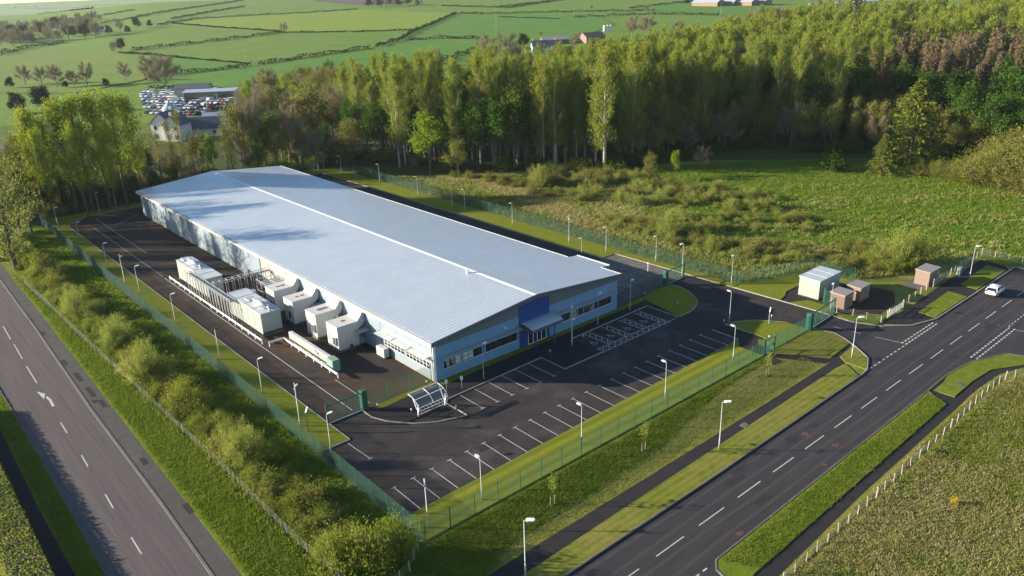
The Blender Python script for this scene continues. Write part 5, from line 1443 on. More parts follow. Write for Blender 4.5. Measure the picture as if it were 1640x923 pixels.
for dpt, a, v in pts:
    x, y = av(a, v)
    q = rnd.random()
    if a < -.02: kind = 'poplar' if q < .75 else 'sycamore'
    elif a < .28: kind = 'poplar' if q < .93 else 'olive'
    elif a < .42: kind = ('poplar' if q < .45 else 'sycamore' if q < .75 else 'olive') if dpt < 45 else ('poplar' if q < .42 else 'sycamore' if q < .58 else 'bright' if q < .8 else 'bare')
    else: kind = ('spruce' if q < .25 else 'olive' if q < .7 else 'sycamore') if dpt < 40 else ('larch' if q < (.72 if a > .47 and dpt < 120 else .1) else 'poplar' if q < .42 else 'bright' if q < .62 else 'bare' if q < .74 else 'larch' if q < .8 else 'sycamore')
    if .14 < a < .5 and dpt < 14: kind = 'thin' if q < .5 else 'bare' if q < .75 else 'olive'
    h = dict(poplar=27, sycamore=20, olive=12, bright=22, spruce=17, larch=24, thin=15, bare=11 if dpt < 20 else 20)[kind] * rnd.uniform(.8, 1.12)
    if .03 < a < .2 and dpt < 4 and kind == 'poplar': h *= .95
    if a > .42 and dpt < 30: h *= .85
    nth[kind] = nth.get(kind, 0) + 1
    cap = dict(poplar=250)
    if nth[kind] <= cap.get(kind, 90) and dpt < 120:
        lab = dict(poplar='tall slender pale-trunked poplar packed in the wood right of the hall', sycamore='dense dark green broadleaf tree in the wood right of the hall', olive='low olive green tree at the skirts of the wood on the right',
                   bright='fresh green broadleaf tree deep in the wood on the right', spruce='yellow-green conifer among the wood edge on the right', larch='brown leafless conifer in the stand at the top right', thin='thin grey-stemmed young tree at the shaded wood edge', bare='small leafless tree at the shaded wood edge')[kind]
        plant(kind, x, y, h, lab, w=.85 if kind == 'poplar' else 1.0, group=kind.replace('thin', 'thin young') + ' trees of the wood')
    else: far_list.append((kind, x, y, h))
# everything farther back reads as one canopy
byl = {}
for kind, x, y, h in far_list:
    lst, H = PROTO[kind]; cm = lst[rnd.randrange(len(lst))][1]; s = h / H
    co = np.empty(len(cm.vertices) * 3, dtype=np.float32); cm.vertices.foreach_get('co', co); co = co.reshape(-1, 4, 3)
    sel = rng.random(len(co)) < .45; co = co[sel]
    c = co.mean(1, keepdims=True); co = c + (co - c) * 1.5
    a = rnd.uniform(0, 6.28); Rm = np.array([[math.cos(a), -math.sin(a), 0], [math.sin(a), math.cos(a), 0], [0, 0, 1]])
    co = co.reshape(-1, 3) @ Rm.T * s + np.array([x, y, terr(x, y)])
    byl.setdefault(cm.materials[0].name, []).append(co)
V = []; mats = []; off = []
cano = bpy.data.meshes.new('woodland_canopy')
allV = []; mi = []
for i, (mn, l) in enumerate(byl.items()):
    cc = np.concatenate(l); allV.append(cc); mi.append(np.full(len(cc) // 4, i, dtype=np.int32)); mats.append(bpy.data.materials[mn])
allV = np.concatenate(allV); mi = np.concatenate(mi)
cano = np_mesh('woodland_canopy', allV, np.arange(len(allV)).reshape(-1, 4), None)
for m_ in mats: cano.materials.append(m_)
cano.polygons.foreach_set('material_index', mi)
o = obj('woodland_canopy', cano); o['kind'] = 'stuff'; o['label'] = 'distant part of the wood reading as one canopy'; o['category'] = 'woodland'

# single trees of the wood front and the ones round the site: (x, y, height), kind, width, label, group
TREES = [
 ((155.5, 142.7, 31.1), 'poplar', 1.25, 'pair-stemmed tall poplar standing forward of the wood, sunlit to its foot'),
 ((150.6, 162.5, 28.6), 'poplar', 1.0, 'tall poplar at the left corner of the poplar block, bare pale trunk below'),
 ((150.5, 156.6, 28.6), 'poplar', 1.0, 'tall poplar second from the left corner of the poplar block'),
 ((169.8, 145.4, 31.2), 'poplar', 1.1, 'tall front-row poplar with long bare white trunk right of the sunlit pair'),
 ((128.9, 214.8, 24.2), 'poplar', 1.0, 'leftmost pale poplar of the small group behind the far end of the hall'),
 ((122.6, 192.0, 27.2), 'poplar', 1.05, 'poplar with a white double trunk in the small group behind the hall'),
 ((124.8, 192.1, 26.2), 'poplar', .95, 'poplar right of the white double trunk, leaning slightly right'),
 ((132.3, 213.8, 22.8), 'poplar', .95, 'slim poplar inside the small group behind the hall'),
 ((123.9, 178.5, 17.0), 'bright', 1.05, 'fresh yellow-green broadleaf tree in front of the dark trees, beyond the lawn'),
 ((145.3, 166.1, 22.7), 'sycamore', .95, 'dark green rounded tree left of the poplar block'),
 ((139.1, 168.3, 20.8), 'sycamore', .95, 'deep green tree in shade, second left of the poplar block'),
 ((136.6, 173.6, 18.2), 'sycamore', .9, 'shaded dark tree right of the yellow-green broadleaf tree'),
 ((125.9, 168.3, 10.1), 'olive', .8, 'small ochre-leaved tree with a leaning stem beside the yellow-green tree'),
 ((213.8, 87.9, 23.1), 'spruce', 1.25, 'big yellow-green conifer standing before the wood on the right'),
 ((200.9, 89.2, 10.8), 'spruce', 1.25, 'lower ragged conifer at the meadow edge beside the big one'),
 ((197.2, 99.9, 4.8), 'darkbush', 1.0, 'single round green bush on the far edge of the meadow'),
 ((156.9, 128.3, 6.8), 'olive', .8, 'small olive tree among scrub before the poplar block'),
 ((163.8, 125.8, 7.6), 'bright', .6, 'slim fresh green sapling among scrub before the poplar block'),
 ((176.2, 126.1, 6.3), 'bare', .9, 'small leafless round tree at the left end of the meadow'),
 ((35.3, 211.8, 26.0), 'alder', 1.1, 'leftmost tall yellow-green tree of the belt behind the yard'),
 ((38.8, 212.1, 23.4), 'alder', 1.0, 'tall thin-stemmed tree, second from left in the belt behind the yard'),
 ((41.2, 207.9, 27.5), 'alder', 1.1, 'tall yellow-green tree, third from left in the belt behind the yard'),
 ((44.6, 207.5, 28.0), 'alder', 1.1, 'tall tree in the middle of the belt behind the yard, crown catching sun'),
 ((48.2, 206.1, 28.6), 'alder', 1.15, 'tallest yellow-green tree of the belt behind the yard'),
 ((52.1, 206.1, 28.4), 'alder', 1.1, 'tall tree second from right in the belt behind the yard'),
 ((55.9, 206.4, 27.3), 'alder', 1.0, 'rightmost tall tree of the belt, nearest the far corner of the hall'),
 ((35.7, 205.9, 21.6), 'alder', .9, 'shorter forward tree at the left of the belt behind the yard'),
 ((41.9, 201.6, 22.4), 'alder', .9, 'shorter forward tree in the middle of the belt behind the yard'),
 ((47.7, 198.5, 21.5), 'alder', .85, 'shorter forward tree at the right of the belt behind the yard'),
 ((326.2, 108.3, 24.0), 'larch', 1.3, 'brown leafless conifer, left one of the stand at the top right'),
 ((330.7, 115.4, 19.5), 'larch', 1.2, 'brown leafless conifer, lower one at the left of the stand at the top right'),
 ((325.2, 102.3, 23.0), 'larch', 1.3, 'brown leafless conifer in the middle of the stand at the top right'),
 ((318.3, 94.8, 25.7), 'larch', 1.3, 'brown leafless conifer at the right edge of the photo'),
 ((288.1, 91.9, 18.6), 'larch', 1.1, 'shorter brown leafless conifer standing forward of the stand'),
 ((21.2, 171.2, 20.2), 'pillar', 1.1, 'broad pale poplar beside the main road at the left edge'),
 ((23.0, 191.8, 17.0), 'pillar', 1.1, 'pale poplar cut by the left edge of the photo'),
 ((29.4, 198.1, 11.0), 'olive', 1.0, 'dull olive tree by the far end of the roadside bushes'),
]
for (x, y, h), k, w, lb in TREES: plant(k, x, y, h * (.92 if k == 'alder' else 1), lb, None, w * (.84 if k == 'alder' else 1))
BELT = [  # behind the hall
 ((65.4, 220.0, 14.2), 'thin', 'thin tree behind the far left corner of the hall'), ((68.9, 220.3, 16.6), 'thin', 'thin dark-stemmed tree before the white gabled house'), ((72.1, 221.0, 18.5), 'thin', 'slim dark-stemmed tree crossing right in front of the white gabled house'),
 ((75.4, 219.5, 12.8), 'olive', 'low olive tree below the slate roofed house'), ((79.1, 218.7, 13.5), 'bright', 'light green tree below the slate roofed house'), ((82.9, 217.9, 13.6), 'thin', 'thin tree behind the left part of the hall ridge'),
 ((86.6, 217.2, 19.5), 'olive', 'olive tree right of the pale roofed house'), ((89.9, 217.0, 20.5), 'bare', 'tall leafless tree right of the pale roofed house'), ((93.1, 215.8, 16.5), 'sycamore', 'dark tree behind the hall ridge'),
 ((96.5, 215.6, 17.8), 'bright', 'yellow-green tree behind the far right corner of the hall'), ((99.4, 213.5, 18.3), 'bare', 'leafless tree behind the far right corner of the hall'), ((102.4, 212.5, 14.2), 'thin', 'thin tree just right of the far end of the hall'),
 ((106.3, 211.9, 11.0), 'bare', 'short leafless tree near the reddish bank'), ((110.0, 211.6, 12.6), 'sycamore', 'shaded tree near the reddish bank'), ((113.6, 210.1, 8.5), 'scrub', 'low shrub at the foot of the reddish bank'), ((118.4, 210.0, 12.6), 'olive', 'olive tree left of the small poplar group'),
 ((102.5, 239.6, 19.9), 'bare', 'leafless tree in the second row behind the hall'), ((108.4, 238.7, 18.5), 'olive', 'olive tree in the second row behind the hall'), ((119.0, 235.7, 19.6), 'olive', 'ochre tinted tree on top of the reddish bank'), ((127.5, 238.7, 19.4), 'thin', 'brownish thin tree on the reddish bank'),
 ((134.5, 240.6, 19.4), 'bare', 'leafless tree at the top of the reddish bank'), ((121.9, 252.2, 17.0), 'bare', 'leafless tree left of the reddish bank'), ((104.5, 255.9, 14.7), 'olive', 'dull green tree right of the car lot'),
]
for (x, y, h), k, lb in BELT: plant(k, x, y, h, lb, 'trees behind the hall', .55 if 'house' in lb else .9)
for i in range(120):
    x = rnd.uniform(24, 112) if i % 3 else rnd.uniform(22, 70); y = rnd.uniform(209.5, 240) + (x - 34) * -.05
    k = rnd.choice(['thin', 'olive', 'sycamore', 'bare', 'thin'])
    if 70 < x < 98 and y > 214: continue
    plant(k, x, y, rnd.uniform(5.5, 11.5), 'small crowded tree in the dark belt behind the hall', 'small trees crowded behind the hall')
for i in range(80):
    x = rnd.uniform(24, 112); y = rnd.uniform(208.6, 222)
    plant(rnd.choice(['darkbush', 'scrub', 'gorse']), x, y, rnd.uniform(1.8, 3.8), 'bush in the shady undergrowth along the back fence', 'undergrowth bushes along the back fence', 1.2)
for x, y in scatter([(96.9, 243.2), (122.3, 219.6), (182.1, 308.8), (217.3, 357.6), (200.9, 379.4), (154.7, 366.7)], 70):
    k = rnd.choice(['olive', 'thin', 'bare', 'sycamore', 'olive', 'alder', 'bright'])
    plant(k, x, y, rnd.uniform(8, 15), 'tree in the deep mixed belt between the car lot and the poplars', 'trees of the mixed belt behind the hall')
for x, y in scatter([(27.7, 232.6), (36.9, 222.6), (48.4, 285.0), (41.5, 275.6), (31.8, 257.2)], 14):
    plant(rnd.choice(['olive', 'thin', 'sycamore']), x, y, rnd.uniform(7, 12), 'tree in the shady clump between the main road and the tall belt', 'trees of the shady clump by the main road')
for i in range(46):  # skirts of the wood
    a = rnd.uniform(-.19, .75); v = lerp_tab(VF_, a) - rnd.uniform(-3, 4); x, y = av(a, v)
    plant('darkbush' if .13 < a < .44 else rnd.choice(['scrub', 'darkbush', 'willow']), x, y, rnd.uniform(2.2, 4.6), 'bush in the undergrowth at the foot of the wood', 'undergrowth bushes at the foot of the wood', 1.15)
for (x, y, h), w in (((206.5, 77.7, 5.4), 1.3), ((206.1, 73.2, 6.4), 1.4), ((205.1, 68.5, 8.4), 1.5), ((205.9, 64.0, 11.0), 1.5), ((208.7, 60.9, 13.8), 1.5), ((202.7, 57.0, 8.8), 1.4), ((214.3, 69.0, 10.7), 1.4), ((221.1, 66.4, 13.8), 1.3), ((205.6, 81.9, 4.3), 1.2)):
    plant('bigolive', x, y, h * .8, 'rounded olive willow clump at the right edge of the meadow', 'willow clumps right of the meadow', w * .7)

# ------------------------------------------------------------------ scrub between the far fence and the wood
for poly, n, h0, h1, k in (
    ([(132.9, 145.0), (150.0, 160.8), (159.6, 141.5), (156.9, 118.4), (164.1, 96.8), (151.1, 87.3), (144.5, 101.9), (133.3, 117.9)], 130, 1.4, 3.4, 'willow'),
    ([(125.6, 172.1), (140.0, 152.6), (134.5, 124.9), (127.5, 124.2), (124.4, 149.6)], 34, 1.4, 2.6, 'scrub'),
    ([(136.7, 102.8), (152.4, 89.6), (151.8, 76.2), (142.2, 75.0), (128.4, 93.3)], 60, 1.0, 2.2, 'willow'),
    ([(119.4, 110.8), (118.5, 91.8), (117.5, 75.5), (124.3, 66.0), (133.7, 71.4), (127.4, 86.5), (128.4, 111.7)], 80, 1.0, 2.4, 'willow'),
    ([(121.5, 64.4), (129.4, 56.2), (145.4, 59.2), (141.1, 69.2), (130.4, 69.5)], 30, 1.0, 2.0, 'scrub'),
    ([(128.2, 61.1), (131.7, 53.0), (141.5, 53.0), (142.4, 60.2), (137.3, 62.4)], 20, 1.2, 2.4, 'gorse')):
    for x, y in scatter(poly, n):
        if k == 'willow' and rnd.random() < .38: k_ = 'scrub'
        else: k_ = k
        plant(k_, x, y, rnd.uniform(h0, h1), dict(willow='feathery willow shrub in the scrub beyond the far fence', scrub='low brownish shrub in the scrub beyond the far fence', gorse='green bramble bush behind the brown kiosks')[k_], dict(willow='willow shrubs beyond the far fence', scrub='low shrubs beyond the far fence', gorse='bushes behind the kiosks')[k_], 1.15)
for (x, y, h), lb, k in (((123.4, 94.9, 5.6), 'round dense shrub standing out in the middle of the scrub', 'bigwillow'), ((135.6, 55.3, 6.8), 'large leafy shrub behind the lone brown kiosk', 'bigwillow'), ((139.3, 53.4, 5.9), 'shrub right behind the lone brown kiosk, touching its neighbour', 'bigwillow'), ((133.6, 144.3, 5.8), 'round pale shrub at the left of the scrub, below the first poplars', 'bigwillow')):
    plant(k, x, y, h, lb, None, .95)
# ------------------------------------------------------------------ roadside bushes on the left
for i in range(190):
    y = 55 + i * .765 + rnd.uniform(-.8, .8); x = 26.3 - .025 * (y - 60) + rnd.uniform(-1.7, 2.2)
    plant(rnd.choice(['gorse', 'gorse', 'scrub', 'willow']), x, y, rnd.uniform(1.1, 2.7) * (1 if abs(x - 25.7) < 1.6 else .7), 'bush in the hedgerow between the timber fence and the green mesh fence', 'hedgerow bushes beside the main road', 1.1)
for i in range(105):
    y = 54 + i * 1.38 + rnd.uniform(-.8, .8); x = 26.6 - .025 * (y - 60) + rnd.uniform(-2.2, 3.4)
    plant(rnd.choice(['gorse', 'scrub']), x, y, rnd.uniform(.8, 1.5), 'low bush filling the hedgerow beside the green mesh fence', 'low bushes filling the hedgerow', 1.5)
for (x, y, h), k, lb in (((25.5, 76.0, 5.0), 'bigwillow', 'pale silvery bush, the tallest in the near hedgerow'), ((24.3, 104.7, 5.9), 'bigwillow', 'silvery bush in the middle of the hedgerow'), ((24.5, 118.1, 4.7), 'bigwillow', 'silvery bush in the far half of the hedgerow'), ((23.5, 137.3, 4.6), 'bigwillow', 'silvery bush near the far end of the hedgerow'), ((24.9, 92.5, 4.1), 'gorse', 'broad green bush in the middle of the hedgerow'),
     ((24.4, 163.9, 4.8), 'gorse', 'round bush at the far end of the hedgerow'), ((27.1, 51.8, 4.9), 'gorse', 'large flowering hawthorn at the near corner of the green fence'), ((29.8, 52.0, 3.8), 'gorse', 'sunlit hawthorn touching the near fence corner'), ((24.7, 53.7, 4.3), 'gorse', 'hawthorn bush left of the large flowering one')):
    plant(k, x, y, h, lb, None, .78 if 'hawthorn' in lb else .75)
for x, y, h, w_ in ((6, 214, 27, 1.0), (0, 226, 27, .9), (13, 206, 24, .8), (-8, 222, 26, 1.1), (8, 234, 26, 1.0), (-14, 238, 27, 1.0), (14, 222, 25, .8), (-3, 204, 22, .8), (20, 232, 24, .8), (3, 200, 21, .8), (10, 196, 18, .8), (-10, 212, 25, .9)): plant('thin', x, y, h, 'tall thin tree beyond the left edge of the photo', 'trees beyond the left edge', w_ * .9)
for x, y, h in ((-10, 134, 6),): plant('olive', x, y, h, 'roadside tree across the main road', 'roadside trees across the main road')
# young staked trees on the front bank
def sapling(x, y, h, label):
    t = thing('young_tree', label, 'tree', (x, y, 0), group=None)
    mb = MB(); mb.tube([(x, y, 0), (x + .03, y, h * .55), (x, y, h)], [.035, .025, .01], 6); mb.build('trunk', M['barkd'], t)
    limbs = [(np.array([0, 0, h * (.45 + .5 * i / 13)]), np.array([0, 0, h * (.5 + .5 * i / 13)]) + az(2.4 * i, R(50)) * .7) for i in range(14)]
    V, F = limb_leaves(limbs, 12, .2, .1, .2, .1, .3); obj('crown', np_mesh('crown', V, F, L_['willow']), t)
    for s in (-.28, .28):
        mb = MB(); mb.tube([(x + s, y + .05, 0), (x + s, y + .05, 1.1)], .04, 6); mb.build('stake', M['timber'], t)
    mb = MB(); n = 12; mb.sheet([(x + .6 * rnd.uniform(.8, 1) * math.cos(2 * PI * i / n), y + .5 * rnd.uniform(.8, 1) * math.sin(2 * PI * i / n)) for i in range(n)], .03); mb.build('bare_soil', M['earth'], t)
sapling(45.0, 47.6, 3.2, 'young staked tree on the front bank, nearest the camera'); sapling(58.9, 47.7, 3.2, 'young staked tree in the middle of the front bank'); sapling(84.0, 48.2, 2.9, 'young staked tree on the mown bank near the walk-in gate')

# ------------------------------------------------------------------ tall grass: tufts over the rough ground
def tufts(name, poly, n, h0, h1, mat, spread=.22, blades=5, w=.07, clump=0.0, fr=1.0):
    xs = np.array([p[0] for p in poly]); ys = np.array([p[1] for p in poly]); P2 = []
    cnt = 0
    while cnt < n:
        c = np.stack([rng.uniform(xs.min(), xs.max(), n), rng.uniform(ys.min(), ys.max(), n)], 1)
        x, y = c[:, 0], c[:, 1]; ins = np.zeros(len(c), bool)
        for i in range(len(poly)):
            ax, ay = poly[i]; bx, by = poly[i - 1]
            cond = ((ay > y) != (by > y)) & (x < (bx - ax) * (y - ay) / (by - ay + 1e-12) + ax); ins ^= cond
        if clump:
            f = np.sin(fr * x * .9 + 1.3 * np.sin(fr * y * .7)) * np.sin(fr * y * 1.1 + 1.7 * np.sin(fr * x * .5)) + np.sin(fr * (x * .23 + y * .31))
            ins &= f > rng.normal(0, .6, len(c)) - .2 + clump * .5
        P2.append(c[ins]); cnt += ins.sum()
    C = np.concatenate(P2)[:n]; n = len(C)
    idx = np.repeat(np.arange(n), blades); k = len(idx)
    base = np.concatenate([C[idx] + rng.normal(size=(k, 2)) * spread * .5, np.zeros((k, 1))], 1)
    hh = rng.uniform(h0, h1, n)[idx] * rng.uniform(.6, 1.1, k); lean = rng.normal(size=(k, 2)) * .45 + np.array([.15, -.1])
    tip = base + np.concatenate([lean * hh[:, None], hh[:, None]], 1)
    D = tip - base; Cc = (tip + base) / 2
    V, F = leafquads(Cc, D, np.linalg.norm(D, axis=1) * 1.05, w * rng.uniform(.7, 1.5, k))
    o = obj(name, np_mesh(name, V, F, L_[mat])); o['kind'] = 'stuff'; o['label'] = 'grass growing in tufts'; o['category'] = 'grass'
    return o
RF = [(45, 26), (69, 26.4), (99, 27.1), (104, 26.8), (107.5, 25.6), (111, 22), (111.5, 10), (100, -8), (70, 2), (50, 12)]
tufts('rough_grass', RF, 24000, .1, .26, 'grass', w=.05, blades=7, spread=.4)
tufts('rough_grass', RF, 12000, .1, .3, 'grassg', w=.05, blades=7, spread=.4, clump=.7, fr=.5)
tufts('rough_grass', RF, 9000, .12, .34, 'grassd', w=.045, blades=7, spread=.4, clump=.6, fr=.62)
wild = [(109.9, 205), (109.9, 70.2), (124.6, 65.2), (125, 57), (135, 51.5), (152, 48.5), (146, 62), (134, 78), (130, 96), (150, 114), (158, 140), (140, 156), (122, 170), (113, 185)]
tufts('wild_grass', wild, 16000, .3, .8, 'grass', w=.10, blades=6, spread=.5)
tufts('wild_grass', wild, 6000, .3, .7, 'grassg', w=.10, blades=6, spread=.5, clump=.4)
tufts('dry_grass', [(119.5, 172.3), (124.7, 160.1), (118.2, 124.9), (110.6, 100.1), (117.6, 104.8), (126.5, 129.4), (130.8, 159.7)], 5000, .3, .8, 'grassd', w=.10, spread=.5)
tufts('dry_grass', wild, 3600, .3, .8, 'grassd', w=.10, spread=.4, clump=.9)
MD = [(131, 92), (150, 122), (161, 138), (178, 132), (196, 121), (213, 104), (240, 80), (250, 40), (205, 10), (165, 20), (153, 40), (153, 48), (146, 62), (134, 78)]
tufts('meadow_grass', MD, 30000, .2, .5, 'grassg', w=.10, spread=.6)
tufts('meadow_grass', [(131, 92), (175, 100), (215, 60), (200, 15), (165, 20), (153, 40), (153, 48), (146, 62), (134, 78)], 1800, .4, .9, 'grass', w=.10, spread=.4, clump=.7)
tufts('bank_grass', [(22.6, 53), (32.0, 52.5), (32.0, 200), (20.9, 190), (21.6, 139)], 16000, .15, .5, 'grassg', w=.07, spread=.4)
tufts('bank_grass', [(26, 41), (38, 46.2), (62, 47.2), (76, 50.2), (90, 51), (33, 51.2), (26, 48)], 11000, .08, .25, 'grassg', w=.05, spread=.4)
tufts('bank_grass', [(30, 44.5), (92, 45.0), (92, 48), (78, 49.8), (62, 47.4), (38, 46.4)], 4500, .06, .16, 'grass', w=.04, spread=.4)
tufts('verge_grass', [(18.3, 55), (23.4, 55), (23.2, 75), (22.0, 110), (21.1, 139), (19.9, 170), (19.6, 143), (18.8, 95)], 14000, .08, .28, 'grassg', w=.05, spread=.4)
tufts('verge_grass', [(7.0, 55), (8.9, 55), (9.0, 92), (8.8, 116), (7.1, 110)], 4000, .08, .25, 'grassg', w=.05, spread=.3)
tufts('verge_grass', [(50, 31.6), (94, 32.1), (92.4, 29.7), (52, 28.9)], 5000, .16, .26, 'grassg', w=.045, spread=.3)
tufts('verge_grass', [(49.5, 26.3), (99, 27.7), (104, 27.6), (104, 28.0), (99, 28.3), (49.5, 26.85)], 2200, .1, .25, 'grass', w=.04, spread=.2)
def clipped_hedge(label, x0, x1, y0, y1, h):
    n = 15000; f = rng.random(n); C = np.stack([rng.uniform(x0, x1, n), rng.uniform(y0, y1, n), rng.uniform(.1, h, n)], 1)
    s = rng.integers(0, 4, n); C[s < 2, 2] = h + rng.normal(0, .07, (s < 2).sum()); C[s == 2, 0] = x1 + rng.normal(0, .07, (s == 2).sum()); C[s == 3, 0] = x0 + rng.normal(0, .07, (s == 3).sum())
    V, F = leafquads(C, unit(n) + np.array([0, 0, .3]), .24, .15)
    t = thing('clipped_hedge', label, 'hedge'); obj('foliage', np_mesh('foliage', V, F, L_['gorse']), t)
    mb = MB(); mb.box(x0 + .15, x1 - .15, y0, y1, 0, h - .15); mb.build('inner_twigs', M['barkd'], t)
clipped_hedge('clipped green hedge beside the footpath in the bottom left corner', 2.2, 5.2, 56, 112, 1.9)
for x, y, s, lb in (((73.3, 21.1)[0], (73.3, 21.1)[1], .35, 'small patch of yellow gorse flowers in the rough field at lower right'), ((140.4, 127.3)[0], (140.4, 127.3)[1], 1.0, 'orange-yellow gorse clump in the dry grass beyond the far fence')):
    n = 130; C = np.stack([x + rng.normal(0, s * .6, n), y + rng.normal(0, s * .4, n), rng.uniform(.2, .8, n)], 1); V, F = leafquads(C, unit(n), .14, .09); V[:, 0] -= x; V[:, 1] -= y
    t = thing('gorse_clump', lb, 'bush', (x, y, 0)); obj('flowers', np_mesh('flowers', V, F, L_['yellow']), t)
FARROW = [(161.3, 1013.6), (160.7, 997.2), (199.1, 1200.1), (152.9, 934.9), (191.8, 1138.5), (180.0, 1051.0), (182.0, 1052.3), (207.8, 1182.1), (163.8, 936.0), (172.9, 975.1), (224.3, 1229.6), (187.3, 1025.5), (232.8, 1252.8), (200.5, 1069.3), (177.0, 942.8), (176.8, 932.4), (185.6, 969.4), (180.0, 931.9), (245.1, 1228.4), (235.9, 1182.5), (221.2, 1091.2), (234.5, 1146.2), (229.7, 1114.7), (216.4, 1044.9), (197.3, 945.9), (198.1, 939.1), (196.6, 921.8), (263.1, 1206.1), (202.4, 929.6), (232.4, 1049.1), (266.2, 1185.1), (236.7, 1048.3), (286.5, 1253.5), (211.3, 924.0), (225.5, 981.6), (285.0, 1211.9), (232.4, 989.8), (302.4, 1253.5), (304.7, 1255.0), (277.0, 1134.1), (226.5, 926.5), (227.0, 923.8), (311.4, 1240.6), (319.6, 1257.4), (281.4, 1107.6), (310.4, 1201.6), (246.6, 961.5), (242.3, 935.0), (172.1, 1067.7), (165.5, 1023.8), (164.1, 1001.8), (165.1, 997.3), (175.0, 1035.7), (164.3, 972.5), (192.8, 1119.1), (181.9, 1039.0), (222.5, 1248.9), (182.4, 1026.4), (182.1, 1018.5), (227.6, 1234.3), (198.0, 1070.9), (209.1, 1114.8), (185.2, 984.2), (238.7, 1247.4), (176.6, 922.2), (211.1, 1084.9), (224.9, 1135.8), (227.9, 1141.4), (208.5, 1038.9), (227.6, 1118.6), (263.4, 1265.9), (206.1, 995.2), (249.1, 1182.9), (250.7, 1172.5), (235.3, 1100.5), (269.4, 1233.1), (249.2, 1138.7), (243.0, 1095.4), (270.5, 1201.6), (230.2, 1026.3), (249.2, 1090.4), (282.9, 1227.6), (278.4, 1194.1), (225.7, 966.2), (274.3, 1160.3), (244.9, 1025.6), (273.3, 1128.4), (280.4, 1154.2), (285.5, 1156.2), (273.4, 1104.4), (276.6, 1106.1), (305.4, 1200.0), (236.7, 941.1), (236.6, 924.6), (240.9, 936.7), (308.5, 1170.9), (147.3, 925.7), (166.0, 1023.4), (178.8, 1089.9), (201.2, 1205.0), (188.7, 1116.4), (210.6, 1221.0), (169.0, 981.4), (160.5, 925.1), (180.9, 1023.1), (171.9, 975.8), (204.0, 1131.4), (191.5, 1048.2), (168.8, 924.4), (209.8, 1119.5)]
TOPROW = [(620.4, 1016.8), (625.4, 1014.9), (646.3, 1040.4), (628.8, 1002.9), (631.1, 1000.6), (634.0, 992.1), (662.1, 1027.6), (636.0, 980.6), (656.3, 1006.9), (650.3, 988.4), (654.5, 985.5), (672.9, 1002.5), (669.6, 994.0), (673.8, 991.6), (651.3, 945.9), (663.4, 960.8), (672.0, 964.0)]
# ------------------------------------------------------------------ far countryside: hedges, trees, houses
def field_hedge(label, pts, h=1.9, w=1.5, mat='hedge', dens=5.0, group='field hedges'):
    x0, y0 = pts[0]; z0 = terr(x0, y0)
    C = []
    for a, b in zip(pts, pts[1:]):
        Lh = math.hypot(b[0] - a[0], b[1] - a[1]); n = int(Lh * dens)
        t = rng.random(n); hh = h * (.75 + .35 * np.sin(t * Lh * .21 + rnd.uniform(0, 6)) * np.sin(t * Lh * .057) + .1)
        x = a[0] + (b[0] - a[0]) * t + rng.normal(0, w * .33, n); y = a[1] + (b[1] - a[1]) * t + rng.normal(0, w * .33, n)
        z = np.array([terr(i, j) for i, j in zip(x, y)]) + rng.random(n) ** .8 * hh
        C.append(np.stack([x, y, z], 1))
    C = np.concatenate(C); n = len(C)
    V, F = leafquads(C, unit(n), 1.0 * rng.uniform(.7, 1.4, n), .75 * rng.uniform(.7, 1.4, n)); V -= np.array([x0, y0, z0])
    t = thing('field_hedge', label, 'hedge', (x0, y0, z0), group=group)
    obj('foliage', np_mesh('foliage', V, F, L_[mat]), t)
